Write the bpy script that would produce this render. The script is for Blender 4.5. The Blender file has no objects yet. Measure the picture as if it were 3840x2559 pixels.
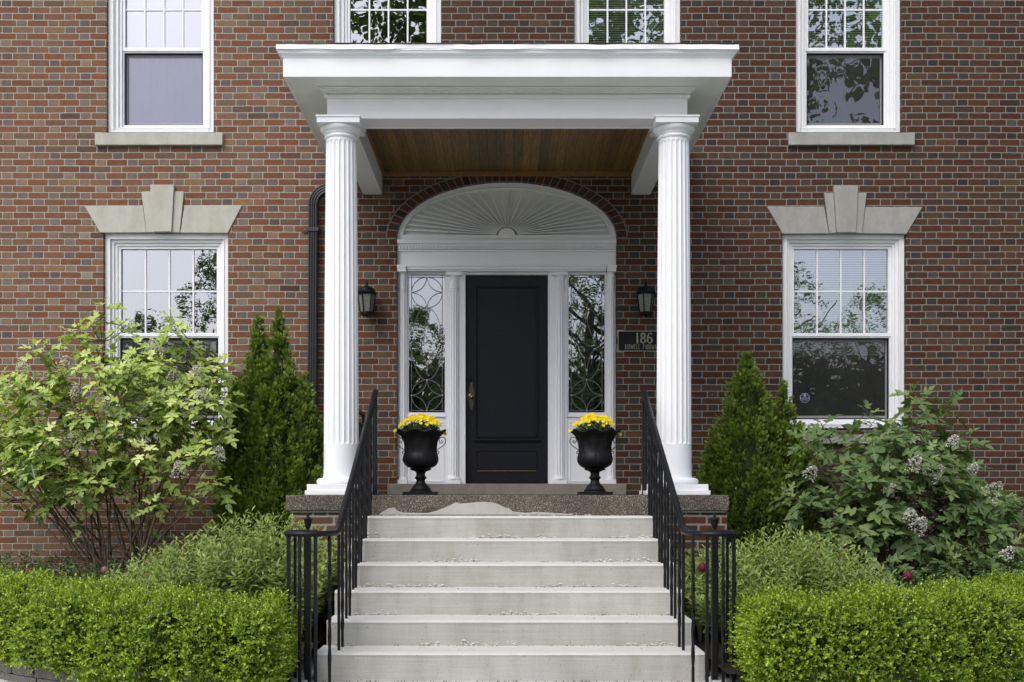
import bpy, bmesh, math, random
import numpy as np
from mathutils import Vector, Matrix
R = math.radians
PI = math.pi
random.seed(7)
rng = np.random.default_rng(11)

# ------------------------------------------------------------------ camera
F = 1.17                      # height of the porch floor (= camera height)
FPX, CX, CY, DW = 4030.0, 1893.0, 1857.0, 10.9   # focal length and axis in photo pixels, distance of the wall
scene = bpy.context.scene
col = scene.collection
cam_d = bpy.data.cameras.new('camera')
cam = bpy.data.objects.new('camera', cam_d)
col.objects.link(cam)
cam.location = (0, -DW, F)
cam.rotation_euler = (R(90), 0, 0)
cam_d.sensor_width = 36
cam_d.lens = FPX / 3840 * 36
cam_d.shift_x = (1920 - CX) / 3840
cam_d.shift_y = (CY - 1279.5) / 3840
cam_d.clip_end = 2000
scene.camera = cam

# ------------------------------------------------------------------ sky and sun (bright overcast)
SUN_EL, SUN_AZ = 50, -30      # elevation; azimuth left of the camera's back
world = bpy.data.worlds.new('World')
scene.world = world
world.use_nodes = True
wt = world.node_tree
wt.nodes.clear()
wo = wt.nodes.new('ShaderNodeOutputWorld')
bg = wt.nodes.new('ShaderNodeBackground')
sky = wt.nodes.new('ShaderNodeTexSky')
sky.sky_type = 'NISHITA'
sky.sun_disc = False
sky.sun_elevation = R(SUN_EL)
sky.sun_rotation = R(180 - SUN_AZ)
sky.dust_density = 4.0
sky.air_density = 1.0
hs = wt.nodes.new('ShaderNodeHueSaturation')
hs.inputs['Saturation'].default_value = 0.72
wt.links.new(sky.outputs[0], hs.inputs['Color'])
tint = wt.nodes.new('ShaderNodeMix'); tint.data_type = 'RGBA'; tint.blend_type = 'MULTIPLY'
tint.inputs[0].default_value = 1.0
wt.links.new(hs.outputs[0], tint.inputs[6]); tint.inputs[7].default_value = (.965, .985, 1.035, 1)
wt.links.new(tint.outputs[2], bg.inputs[0])
bg.inputs[1].default_value = 0.15
wt.links.new(bg.outputs[0], wo.inputs[0])
sun_d = bpy.data.lights.new('sun', 'SUN')
sun_d.energy = 0.5
sun_d.angle = R(50)
sun_d.color = (1.0, 0.99, 0.975)
sun = bpy.data.objects.new('sun', sun_d)
col.objects.link(sun)
sdir = Vector((math.sin(R(SUN_AZ)) * math.cos(R(SUN_EL)), -math.cos(R(SUN_AZ)) * math.cos(R(SUN_EL)), math.sin(R(SUN_EL))))
sun.rotation_euler = sdir.to_track_quat('Z', 'Y').to_euler()
sun.location = (-6, -12, 14)
scene.view_settings.view_transform = 'Standard'
scene.view_settings.look = 'None'
scene.view_settings.exposure = 0.74
scene.view_settings.gamma = 1
scene.render.engine = 'CYCLES'
scene.cycles.max_bounces = 8
scene.cycles.transparent_max_bounces = 16

# ------------------------------------------------------------------ helpers: node materials
class NT:
    def __init__(s, name):
        s.m = bpy.data.materials.new(name)
        s.m.use_nodes = True
        s.t = s.m.node_tree
        s.t.nodes.clear()
        s.out = s.t.nodes.new('ShaderNodeOutputMaterial')
    def n(s, kind, **kw):
        nd = s.t.nodes.new(kind)
        for k, v in kw.items():
            setattr(nd, k, v)
        return nd
    def set(s, sock, v):
        if isinstance(v, bpy.types.NodeSocket):
            s.t.links.new(v, sock)
        elif v is not None:
            if sock.type == 'RGBA' and len(v) == 3:
                v = (*v, 1)
            sock.default_value = v
    def math(s, op, a, b=None, c=None, clamp=False):
        nd = s.n('ShaderNodeMath', operation=op)
        nd.use_clamp = clamp
        s.set(nd.inputs[0], a)
        if b is not None: s.set(nd.inputs[1], b)
        if c is not None: s.set(nd.inputs[2], c)
        return nd.outputs[0]
    def ramp(s, fac, stops, interp='LINEAR'):
        nd = s.n('ShaderNodeValToRGB')
        cr = nd.color_ramp
        cr.interpolation = interp
        while len(cr.elements) < len(stops):
            cr.elements.new(0.5)
        for e, (p, c) in zip(cr.elements, stops):
            e.position = p
            e.color = (*c, 1) if len(c) == 3 else c
        s.set(nd.inputs[0], fac)
        return nd.outputs[0]
    def noise(s, vec, scale, detail=3, rough=0.55, dist=0.0, out=0):
        nd = s.n('ShaderNodeTexNoise')
        s.set(nd.inputs['Vector'], vec)
        nd.inputs['Scale'].default_value = scale
        nd.inputs['Detail'].default_value = detail
        nd.inputs['Roughness'].default_value = rough
        nd.inputs['Distortion'].default_value = dist
        return nd.outputs[out]
    def mix(s, fac, a, b, mode='MIX'):
        nd = s.n('ShaderNodeMix', data_type='RGBA', blend_type=mode)
        s.set(nd.inputs[0], fac)
        s.set(nd.inputs[6], a)
        s.set(nd.inputs[7], b)
        return nd.outputs[2]
    def mapping(s, vec, scale=(1, 1, 1), loc=(0, 0, 0)):
        nd = s.n('ShaderNodeMapping')
        s.set(nd.inputs[0], vec)
        nd.inputs['Scale'].default_value = scale
        nd.inputs['Location'].default_value = loc
        return nd.outputs[0]
    def pos(s):
        return s.n('ShaderNodeNewGeometry').outputs['Position']
    def obj(s):
        return s.n('ShaderNodeTexCoord').outputs['Object']
    def bump(s, h, strength=0.3, dist=0.01, normal=None):
        nd = s.n('ShaderNodeBump')
        nd.inputs['Strength'].default_value = strength
        nd.inputs['Distance'].default_value = dist
        s.set(nd.inputs['Height'], h)
        if normal is not None: s.set(nd.inputs['Normal'], normal)
        return nd.outputs[0]
    def bsdf(s, color, rough=0.6, spec=0.4, metal=0.0, normal=None, **kw):
        nd = s.n('ShaderNodeBsdfPrincipled')
        s.set(nd.inputs['Base Color'], color)
        s.set(nd.inputs['Roughness'], rough)
        nd.inputs['Specular IOR Level'].default_value = spec
        nd.inputs['Metallic'].default_value = metal
        if normal is not None: s.set(nd.inputs['Normal'], normal)
        for k, v in kw.items():
            s.set(nd.inputs[k.replace('_', ' ')], v)
        return nd.outputs[0]
    def done(s, sh):
        s.t.links.new(sh, s.out.inputs[0])
        return s.m

def brick_material(name, h=0.0672, pitch=0.318, ls=0.2105, j=0.0095, z0=F + 5.0198, x0=-4.49, dark=0.0, edge=0.0016):
    t = NT(name)
    p = t.obj()
    nz = t.noise(p, 22, 2, out=1)
    vm = t.n('ShaderNodeVectorMath', operation='MULTIPLY_ADD')
    t.set(vm.inputs[0], nz); vm.inputs[1].default_value = (0.009, 0.0, 0.007); t.set(vm.inputs[2], p)
    nz2 = t.noise(p, 1.3, 1, out=1)
    vm2 = t.n('ShaderNodeVectorMath', operation='MULTIPLY_ADD')
    t.set(vm2.inputs[0], nz2); vm2.inputs[1].default_value = (0.02, 0.0, 0.012); t.set(vm2.inputs[2], vm.outputs[0])
    sp = t.n('ShaderNodeSeparateXYZ'); t.set(sp.inputs[0], vm2.outputs[0])
    u = t.math('ADD', sp.outputs[0], sp.outputs[1])
    zz = t.math('DIVIDE', t.math('SUBTRACT', sp.outputs[2], z0 - 300 * h + 0.0095), h)
    row = t.math('FLOOR', zz)
    fz = t.math('MULTIPLY', t.math('FRACT', zz), h)
    par = t.math('MODULO', row, 2.0)
    rw = t.n('ShaderNodeTexWhiteNoise', noise_dimensions='1D'); t.set(rw.inputs['W'], row)
    off = t.math('ADD', t.math('MULTIPLY', par, 0.5), t.math('MULTIPLY', rw.outputs[0], 0.07))
    uu = t.math('ADD', t.math('DIVIDE', t.math('SUBTRACT', u, x0 - 100 * pitch), pitch), off)
    cell = t.math('FLOOR', uu)
    fu = t.math('MULTIPLY', t.math('FRACT', uu), pitch)
    hd = t.math('GREATER_THAN', fu, ls)           # 1 = header
    lh = pitch - ls
    cen = t.math('ADD', ls / 2, t.math('MULTIPLY', hd, ls / 2 + lh / 2))
    half = t.math('SUBTRACT', (ls - j) / 2, t.math('MULTIPLY', hd, (ls - lh) / 2))
    rad = 0.0085
    qx = t.math('MAXIMUM', t.math('ADD', t.math('SUBTRACT', t.math('ABSOLUTE', t.math('SUBTRACT', fu, cen)), half), rad), 0.0)
    qz = t.math('MAXIMUM', t.math('ADD', t.math('SUBTRACT', t.math('ABSOLUTE', t.math('SUBTRACT', fz, h / 2)), (h - j) / 2), rad), 0.0)
    ln = t.math('SUBTRACT', t.math('SQRT', t.math('ADD', t.math('MULTIPLY', qx, qx), t.math('MULTIPLY', qz, qz))), rad)
    msk = t.math('DIVIDE', t.math('ADD', ln, edge), edge * 2, clamp=True)       # 1 = mortar
    cmb = t.n('ShaderNodeCombineXYZ')
    t.set(cmb.inputs[0], t.math('ADD', t.math('MULTIPLY', cell, 2.0), hd)); t.set(cmb.inputs[1], row)
    wn = t.n('ShaderNodeTexWhiteNoise', noise_dimensions='3D'); t.set(wn.inputs['Vector'], cmb.outputs[0])
    r1 = wn.outputs[0]
    sr = t.n('ShaderNodeSeparateColor'); t.set(sr.inputs[0], wn.outputs[1])
    # paler brick on the left of the front, deeper brick on the right
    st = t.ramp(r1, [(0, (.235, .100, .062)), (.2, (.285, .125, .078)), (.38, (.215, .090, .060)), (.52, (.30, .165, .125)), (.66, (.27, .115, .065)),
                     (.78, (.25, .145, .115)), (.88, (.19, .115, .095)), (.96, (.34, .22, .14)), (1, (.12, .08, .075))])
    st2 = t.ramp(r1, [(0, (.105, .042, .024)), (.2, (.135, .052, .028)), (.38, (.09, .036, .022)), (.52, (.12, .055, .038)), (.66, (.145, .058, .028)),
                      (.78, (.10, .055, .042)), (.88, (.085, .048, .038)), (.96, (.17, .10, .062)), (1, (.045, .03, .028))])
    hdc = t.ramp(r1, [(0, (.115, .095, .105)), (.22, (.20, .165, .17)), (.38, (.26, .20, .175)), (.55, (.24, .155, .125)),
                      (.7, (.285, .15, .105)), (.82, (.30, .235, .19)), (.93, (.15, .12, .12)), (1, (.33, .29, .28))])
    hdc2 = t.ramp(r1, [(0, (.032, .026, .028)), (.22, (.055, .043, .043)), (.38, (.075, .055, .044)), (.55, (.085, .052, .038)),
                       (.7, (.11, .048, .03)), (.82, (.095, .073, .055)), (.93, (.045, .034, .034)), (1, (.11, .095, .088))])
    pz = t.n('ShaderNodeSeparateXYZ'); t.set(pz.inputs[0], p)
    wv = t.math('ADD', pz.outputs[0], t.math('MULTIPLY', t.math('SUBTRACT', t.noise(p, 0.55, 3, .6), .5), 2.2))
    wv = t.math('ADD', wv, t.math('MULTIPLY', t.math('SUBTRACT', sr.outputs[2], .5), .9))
    tone_mix = t.math('MULTIPLY', t.math('SMOOTH_MIN', 1.0, t.math('DIVIDE', t.math('ADD', wv, 2.6), 2.2, clamp=True), 0.1), 0.92, clamp=True)
    bc = t.mix(hd, t.mix(tone_mix, t.mix(1.0, st, (.70, .65, .52), 'MULTIPLY'), t.mix(1.0, st2, (.54, .47, .35), 'MULTIPLY')), t.mix(tone_mix, t.mix(1.0, hdc, (.78, .74, .64), 'MULTIPLY'), t.mix(1.0, hdc2, (.66, .66, .62), 'MULTIPLY')))
    bc = t.mix(.12, bc, t.mix(tone_mix, (.17, .08, .05), (.055, .025, .015)))
    fine = t.noise(p, 160, 3, 0.6)
    bc = t.mix(0.5, bc, t.ramp(fine, [(0.3, (.5, .5, .5)), (.7, (1.35, 1.35, 1.35))]), 'MULTIPLY')
    blot = t.noise(p, 18, 4, 0.65)
    bc = t.mix(0.4, bc, t.ramp(blot, [(0.3, (.55, .52, .52)), (.65, (1.25, 1.25, 1.25))]), 'MULTIPLY')
    big = t.noise(p, 0.7, 3, 0.6)
    bc = t.mix(0.35, bc, t.ramp(big, [(0.3, (.75, .72, .7)), (.7, (1.2, 1.2, 1.2))]), 'MULTIPLY')
    mo = t.ramp(t.noise(p, 60, 3), [(.3, (.27, .26, .215)), (.7, (.38, .37, .315))])
    mo = t.mix(t.math('MULTIPLY', tone_mix, .85), mo, (.165, .16, .145))
    rim = t.math('MULTIPLY', t.math('DIVIDE', t.math('ADD', ln, .0045), .0035, clamp=True), .5)  # brick edges darkened: dirt and the shadow of the raked joint, painted in
    bc = t.mix(rim, bc, (.035, .028, .024))
    colr = t.mix(msk, bc, mo)
    # a few whitish specks of old paint and lime
    spk = t.math('GREATER_THAN', t.noise(t.mapping(p, (1, 1, .35)), 45, 2), 0.79)
    colr = t.mix(t.math('MULTIPLY', spk, 0.75), colr, (.55, .53, .5))
    if dark: colr = t.mix(dark, colr, (0, 0, 0))
    hh = t.math('ADD', t.math('MULTIPLY', t.math('SUBTRACT', 1.0, msk), 1.0),
                t.math('ADD', t.math('MULTIPLY', fine, 0.22), t.math('MULTIPLY', sr.outputs[1], 0.25)))
    nrm = t.bump(hh, 0.55, 0.006)
    return t.done(t.bsdf(colr, 0.85, 0.25, normal=nrm))

def paint_material(name, c=(.80, .80, .79), rough=0.42, grime=0.12, sc=6, bump=0.04):
    t = NT(name)
    p = t.obj()
    a = t.noise(p, sc, 5, 0.65)
    b = t.noise(p, sc * 6, 4, 0.7)
    g = t.math('MULTIPLY', t.ramp(a, [(.42, (0, 0, 0)), (.75, (1, 1, 1))]), grime)
    cc = t.mix(g, c, (.42, .42, .36))
    g2 = t.math('MULTIPLY', t.ramp(b, [(.62, (0, 0, 0)), (.8, (1, 1, 1))]), grime * 1.3)
    cc = t.mix(g2, cc, (.36, .34, .3))
    nr = t.bump(t.noise(p, 70, 3), bump, 0.002)
    return t.done(t.bsdf(cc, rough, 0.4, normal=nr))

def stone_material(name, c1, c2, speck=0.12, bump=0.35, sc=10):
    t = NT(name)
    p = t.obj()
    a = t.noise(p, sc, 6, 0.65)
    cc = t.mix(a, c1, c2)
    s2 = t.noise(p, 150, 3, 0.7)
    cc = t.mix(0.5, cc, t.ramp(s2, [(.3, (1 - speck * 2,) * 3), (.7, (1 + speck,) * 3)]), 'MULTIPLY')
    st = t.noise(t.mapping(p, (1, 1, .22)), 9, 4, 0.6)
    cc = t.mix(0.45, cc, t.ramp(st, [(.35, (.78, .76, .72)), (.6, (1.08, 1.08, 1.07))]), 'MULTIPLY')
    nr = t.bump(t.noise(p, 110, 5, 0.7), bump, 0.006)
    return t.done(t.bsdf(cc, 0.85, 0.25, normal=nr))

def step_material():
    t = NT('step_concrete')
    p = t.obj()
    base = t.ramp(t.noise(p, 1.6, 4, .6), [(.3, (.37, .368, .335)), (.7, (.475, .472, .44))])
    # downward stains and trowel lines
    s1 = t.noise(t.mapping(p, (2.6, 2.6, .5)), 3.2, 5, .6)
    base = t.mix(.75, base, t.ramp(s1, [(.32, (.84, .82, .76)), (.5, (1, .995, .985)), (.7, (1.08, 1.08, 1.08))]), 'MULTIPLY')
    s2 = t.noise(t.mapping(p, (.3, 3, 9)), 9, 4, .6)
    base = t.mix(.5, base, t.ramp(s2, [(.3, (.84, .83, .8)), (.7, (1.1, 1.1, 1.1))]), 'MULTIPLY')
    s3 = t.noise(p, 120, 4, .7)
    base = t.mix(.5, base, t.ramp(s3, [(.3, (.8, .8, .8)), (.7, (1.15, 1.15, 1.15))]), 'MULTIPLY')
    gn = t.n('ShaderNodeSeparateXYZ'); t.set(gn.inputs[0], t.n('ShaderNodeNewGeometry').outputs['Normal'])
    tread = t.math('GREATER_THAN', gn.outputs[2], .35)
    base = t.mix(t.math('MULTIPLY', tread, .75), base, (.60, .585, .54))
    pit = t.math('GREATER_THAN', t.noise(t.mapping(p, (1, 1, 1)), 62, 2, .5), .735)
    base = t.mix(t.math('MULTIPLY', pit, .75), base, (.09, .08, .07))
    hgt = t.math('ADD', t.noise(p, 90, 5, .7), t.math('MULTIPLY', pit, -1.0))
    hgt = t.math('ADD', hgt, t.math('MULTIPLY', s2, .35))
    return t.done(t.bsdf(base, .88, .2, normal=t.bump(hgt, .4, .006)))

def aggregate_material():
    t = NT('exposed_aggregate')
    p = t.obj()
    v = t.n('ShaderNodeTexVoronoi'); t.set(v.inputs['Vector'], p); v.inputs['Scale'].default_value = 150
    v.inputs['Randomness'].default_value = 1
    sc = t.n('ShaderNodeSeparateColor'); t.set(sc.inputs[0], v.outputs['Color'])
    peb = t.ramp(sc.outputs[0], [(0, (.10, .085, .07)), (.25, (.19, .16, .125)), (.5, (.26, .225, .175)), (.75, (.15, .13, .115)), (.93, (.37, .34, .29)), (1, (.5, .48, .42))])
    d = t.ramp(v.outputs['Distance'], [(.35, (1, 1, 1)), (.62, (.28, .26, .24))])
    cc = t.mix(1.0, peb, d, 'MULTIPLY')
    w = t.noise(p, 3, 4)
    cc = t.mix(.6, cc, t.ramp(w, [(.35, (.7, .68, .62)), (.65, (1.3, 1.28, 1.22))]), 'MULTIPLY')
    return t.done(t.bsdf(cc, .8, .3, normal=t.bump(t.math('SUBTRACT', 1.0, v.outputs['Distance']), .9, .006)))

def glass_material(name, refl=0.30, tint=(.85, .9, .88), wavy=0.05):
    t = NT(name)
    p = t.obj()
    nr = t.bump(t.noise(t.mapping(p, (1.2, 1, .5)), 2.2, 2, .5, 0.6), wavy, 0.02)
    g = t.n('ShaderNodeBsdfGlossy'); g.inputs['Roughness'].default_value = 0.0
    t.set(g.inputs['Color'], (.95, .96, 1.0)); t.set(g.inputs['Normal'], nr)
    tr = t.n('ShaderNodeBsdfTransparent'); t.set(tr.inputs[0], tint)
    fr = t.n('ShaderNodeFresnel'); fr.inputs[0].default_value = 1.5
    fac = t.math('ADD', refl, fr.outputs[0], clamp=True)
    mx = t.n('ShaderNodeMixShader'); t.set(mx.inputs[0], fac)
    t.t.links.new(tr.outputs[0], mx.inputs[1]); t.t.links.new(g.outputs[0], mx.inputs[2])
    return t.done(mx.outputs[0])

def screen_material(name, c=(.05, .05, .05), fac=.45):
    t = NT(name)
    tr = t.n('ShaderNodeBsdfTransparent')
    d = t.n('ShaderNodeBsdfDiffuse'); t.set(d.inputs[0], c)
    mx = t.n('ShaderNodeMixShader'); mx.inputs[0].default_value = fac
    t.t.links.new(tr.outputs[0], mx.inputs[1]); t.t.links.new(d.outputs[0], mx.inputs[2])
    return t.done(mx.outputs[0])

def leaf_material(name, stops, trans=0.35, rough=0.4, spec=0.45, vein=None, bumpy=0.0):
    """luv attribute: x, y inside the leaf and a random number per leaf"""
    t = NT(name)
    at = t.n('ShaderNodeAttribute', attribute_name='luv')
    s = t.n('ShaderNodeSeparateXYZ'); t.set(s.inputs[0], at.outputs['Vector'])
    c = t.ramp(s.outputs[2], stops)
    nr = None
    if vein:
        ax = t.math('ABSOLUTE', s.outputs[0])
        mid = t.math('LESS_THAN', ax, 0.022)
        # side veins run forward from the midrib
        sv = t.math('FRACT', t.math('MULTIPLY', t.math('SUBTRACT', s.outputs[1], t.math('MULTIPLY', ax, 0.9)), 7.0))
        svm = t.math('LESS_THAN', sv, 0.13)
        vm = t.math('MAXIMUM', mid, t.math('MULTIPLY', svm, 0.55))
        c = t.mix(t.math('MULTIPLY', vm, 0.55), c, vein)
        nr = t.bump(sv, 0.35, 0.004)
    pb = t.bsdf(c, rough, spec, normal=nr)
    tl = t.n('ShaderNodeBsdfTranslucent')
    t.set(tl.inputs[0], t.mix(1.0, c, (1.3, 1.5, .5), 'MULTIPLY'))
    mx = t.n('ShaderNodeMixShader'); mx.inputs[0].default_value = trans
    t.t.links.new(pb, mx.inputs[1]); t.t.links.new(tl.outputs[0], mx.inputs[2])
    return t.done(mx.outputs[0])

def simple(name, c, rough=.6, spec=.4, metal=0.0, nscale=30, nfac=.25, bump=.15, stretch=(1, 1, 1)):
    t = NT(name)
    p = t.mapping(t.obj(), stretch)
    n = t.noise(p, nscale, 4, .6)
    cc = t.mix(nfac * 2, c, t.ramp(n, [(.3, (.55, .55, .55)), (.7, (1.35, 1.35, 1.35))]), 'MULTIPLY')
    return t.done(t.bsdf(cc, rough, spec, metal, normal=t.bump(n, bump, .004)))

def iron_material(name='black_iron', c=(.008, .008, .0095)):
    t = NT(name)
    p = t.obj()
    n = t.noise(p, 40, 4, .6)
    sc = t.ramp(t.noise(p, 14, 5, .7), [(.62, (0, 0, 0)), (.74, (1, 1, 1))])
    cc = t.mix(t.math('MULTIPLY', sc, .22), c, (.10, .09, .085))
    return t.done(t.bsdf(cc, t.ramp(n, [(.3, (.34,) * 3), (.7, (.55,) * 3)]), .22, normal=t.bump(n, .3, .003)))

def wood_ceiling_material():
    t = NT('stained_beadboard')
    p = t.obj()
    sp = t.n('ShaderNodeSeparateXYZ'); t.set(sp.inputs[0], p)
    bx = t.math('DIVIDE', sp.outputs[0], 0.083)
    idx = t.math('FLOOR', bx)
    fx = t.math('FRACT', bx)
    wn = t.n('ShaderNodeTexWhiteNoise', noise_dimensions='1D'); t.set(wn.inputs['W'], idx)
    c = t.ramp(wn.outputs[0], [(0, (.14, .09, .036)), (.5, (.20, .125, .048)), (1, (.27, .165, .06))])
    off = t.n('ShaderNodeCombineXYZ'); t.set(off.inputs[1], t.math('MULTIPLY', idx, 3.7))
    va = t.n('ShaderNodeVectorMath', operation='ADD'); t.set(va.inputs[0], p); t.set(va.inputs[1], off.outputs[0])
    g = t.noise(t.mapping(va.outputs[0], (22, 1.3, 1)), 3, 5, .6, .5)
    c = t.mix(.8, c, t.ramp(g, [(.3, (.45, .4, .35)), (.7, (1.4, 1.35, 1.3))]), 'MULTIPLY')
    kn = t.ramp(t.noise(t.mapping(va.outputs[0], (3, 1, 1)), 6.5, 3), [(.6, (1, 1, 1)), (.74, (.3, .25, .2))])
    c = t.mix(.8, c, kn, 'MULTIPLY')
    ed = t.math('LESS_THAN', fx, .055)
    c = t.mix(t.math('MULTIPLY', ed, .8), c, (.02, .01, .005))
    return t.done(t.bsdf(c, .45, .4, normal=t.bump(t.math('SUBTRACT', g, ed), .35, .006)))

M = {}
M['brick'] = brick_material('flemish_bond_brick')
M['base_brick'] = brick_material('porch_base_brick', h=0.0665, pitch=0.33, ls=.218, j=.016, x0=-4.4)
M['white'] = paint_material('white_paint', (.79, .80, .825), .45, .08)
M['casing'] = paint_material('window_paint', (.79, .80, .82), .4, .09)
M['vinyl'] = paint_material('white_vinyl', (.80, .81, .835), .3, .03)
M['soffit'] = paint_material('soffit_paint', (.79, .80, .765), .5, .16)
M['lime'] = stone_material('limestone', (.37, .36, .31), (.52, .51, .45))
M['sill'] = stone_material('sandstone_sill', (.26, .26, .245), (.40, .40, .375))
M['thresh'] = stone_material('threshold_stone', (.17, .155, .135), (.30, .28, .245))
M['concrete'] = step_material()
M['patch'] = stone_material('patched_cement', (.36, .35, .32), (.50, .49, .46))
M['agg'] = aggregate_material()
M['glass'] = glass_material('window_glass')
M['leaded'] = glass_material('leaded_glass', .24, (.5, .56, .5), .05)
M['screen'] = screen_material('insect_screen')
M['thinscreen'] = screen_material('fine_screen', (.10, .10, .15), .36)
M['iron'] = iron_material()
M['urn'] = iron_material('cast_iron', (.007, .007, .0085))
M['door'] = iron_material('black_door_paint', (.007, .0075, .0125))
M['ceil'] = wood_ceiling_material()
M['woodtrim'] = simple('stained_trim', (.22, .11, .035), .5, stretch=(1, 8, 1), nfac=.4)
M['brass'] = simple('tarnished_brass', (.35, .27, .09), .35, .5, 1.0, 40, .4)
M['oldbrass'] = simple('dull_brass', (.08, .072, .045), .5, .4, .7, 40, .4)
M['lead'] = simple('lead_came', (.16, .17, .175), .6, .3, .0, 60, .3)
M['solder'] = simple('bright_solder', (.45, .46, .46), .5, .4, .0)
M['dark'] = simple('dim_interior', (.17, .19, .165), .9)
M['room'] = simple('room_wall', (.10, .10, .095), .9)
M['blind'] = simple('blind_slats', (.60, .66, .58), .6, nfac=.08)
M['curtain'] = simple('pale_curtain', (.40, .39, .82), .9, .1, nscale=4, nfac=.12)
M['shade'] = simple('roller_shade', (.42, .42, .56), .9, .1, nscale=2, nfac=.04)
M['gold'] = simple('champagne_metal', (.30, .29, .21), .45, .5, .35, nfac=.1)
M['plate'] = simple('dark_plate', (.008, .008, .011), .6, .2)
M['sticker'] = simple('blue_sticker', (.02, .02, .075), .4, nfac=.05)
M['stickw'] = simple('grey_white_print', (.42, .42, .46), .5, nfac=.05)
M['copper'] = simple('green_flashing', (.16, .19, .17), .6, .3, .3, 20, .4)
M['downspout'] = simple('dark_bronze_downspout', (.022, .020, .022), .42, .5, .2, 18, .5, .1, (12, 1, .8))
M['soil'] = simple('dark_soil', (.028, .02, .014), .95, .1, nscale=40, nfac=.5, bump=.8)
M['grass'] = simple('lawn_ground', (.10, .14, .05), .95, .1, nscale=12, nfac=.4, bump=.6)
M['path'] = stone_material('walkway_concrete', (.48, .475, .45), (.60, .595, .565))
M['roadm'] = simple('asphalt', (.05, .05, .05), .9, .2, nscale=80, nfac=.3)
M['block'] = stone_material('split_face_block', (.10, .094, .088), (.21, .20, .185), .3, .9, 30)
M['bark'] = simple('shrub_bark', (.115, .088, .062), .9, .1, nscale=25, nfac=.5, bump=.5, stretch=(1, 1, .3))
M['treebark'] = simple('tree_bark', (.07, .055, .04), .95, .1, nscale=14, nfac=.5, bump=.9, stretch=(1, 1, .2))
M['roofm'] = simple('roof_membrane', (.03, .03, .032), .7)
M['lampglass'] = None
M['hyl'] = leaf_material('young_oakleaf_foliage', [(0, (.05, .10, .020)), (.25, (.14, .22, .04)), (.5, (.31, .41, .09)), (.75, (.50, .59, .17)), (1, (.66, .72, .28))], .3, .5, .35, (.42, .50, .2))
M['hyr'] = leaf_material('oakleaf_foliage', [(0, (.055, .10, .030)), (.35, (.088, .15, .044)), (.7, (.135, .21, .065)), (1, (.23, .31, .10))], .25, .5, .35, (.20, .30, .13))
M['thuja'] = leaf_material('arborvitae_foliage', [(0, (.045, .08, .016)), (.4, (.13, .20, .034)), (.75, (.25, .34, .055)), (1, (.42, .48, .11))], .33, .55, .3)
M['thujacore'] = simple('inner_twigs', (.025, .035, .012), .95, .05, nscale=30, nfac=.5, bump=.8)
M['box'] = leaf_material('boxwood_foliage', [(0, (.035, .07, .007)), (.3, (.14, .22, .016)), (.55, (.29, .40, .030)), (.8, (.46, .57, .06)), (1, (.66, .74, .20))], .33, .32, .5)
M['spirea'] = leaf_material('spirea_foliage', [(0, (.06, .105, .022)), (.4, (.15, .22, .050)), (.75, (.27, .35, .080)), (1, (.40, .46, .12))], .3, .45, .4)
M['cover'] = leaf_material('rose_foliage', [(0, (.03, .06, .02)), (.5, (.06, .115, .03)), (1, (.15, .22, .06))], .25, .4, .45)
M['tree'] = leaf_material('tree_foliage', [(0, (.07, .11, .035)), (.5, (.12, .18, .055)), (1, (.20, .27, .09))], .45, .5, .3)
M['pansyleaf'] = leaf_material('pansy_foliage', [(0, (.02, .05, .012)), (.5, (.04, .09, .02)), (1, (.08, .15, .035))], .25, .4, .4)
M['petal'] = leaf_material('yellow_petals', [(0, (.62, .36, .005)), (.5, (.82, .62, .010)), (1, (.90, .78, .03))], .3, .6, .2)
M['dried'] = leaf_material('dried_sepals', [(0, (.16, .12, .10)), (.35, (.42, .39, .36)), (1, (.72, .70, .67))], .15, .8, .1)
M['tulip'] = leaf_material('magenta_petals', [(0, (.16, .015, .04)), (1, (.34, .04, .10))], .2, .5, .3)
M['tulippale'] = leaf_material('faded_pink_petals', [(0, (.35, .14, .14)), (1, (.5, .28, .26))], .2, .5, .3)
M['litter'] = simple('dry_crumbs', (.07, .052, .035), .95, .1)

def lamp_glass():
    t = NT('seeded_glass')
    p = t.obj()
    n = t.noise(p, 160, 2, .5)
    c = t.ramp(n, [(.35, (.10, .10, .088)), (.62, (.22, .22, .195)), (.75, (.5, .5, .46))])
    return t.done(t.bsdf(c, .25, .5, normal=t.bump(n, .5, .003)))
M['lampglass'] = lamp_glass()

# voussoir bricks: a colour of its own for each
def voussoir_material():
    t = NT('rowlock_brick')
    g = t.n('ShaderNodeNewGeometry')
    r = g.outputs['Random Per Island']
    c = t.ramp(r, [(0, (.03, .018, .016)), (.3, (.062, .026, .018)), (.6, (.09, .035, .021)), (.85, (.05, .034, .028)), (1, (.12, .055, .034))])
    n = t.noise(t.obj(), 90, 4)
    c = t.mix(.5, c, t.ramp(n, [(.3, (.6, .6, .6)), (.7, (1.2, 1.2, 1.2))]), 'MULTIPLY')
    return t.done(t.bsdf(c, .85, .25, normal=t.bump(n, .5, .004)))
M['vous'] = voussoir_material()
M['cement'] = M['concrete']
M['mortar'] = simple('mortar', (.20, .185, .155), .95, .1, nscale=60, nfac=.3)

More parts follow.
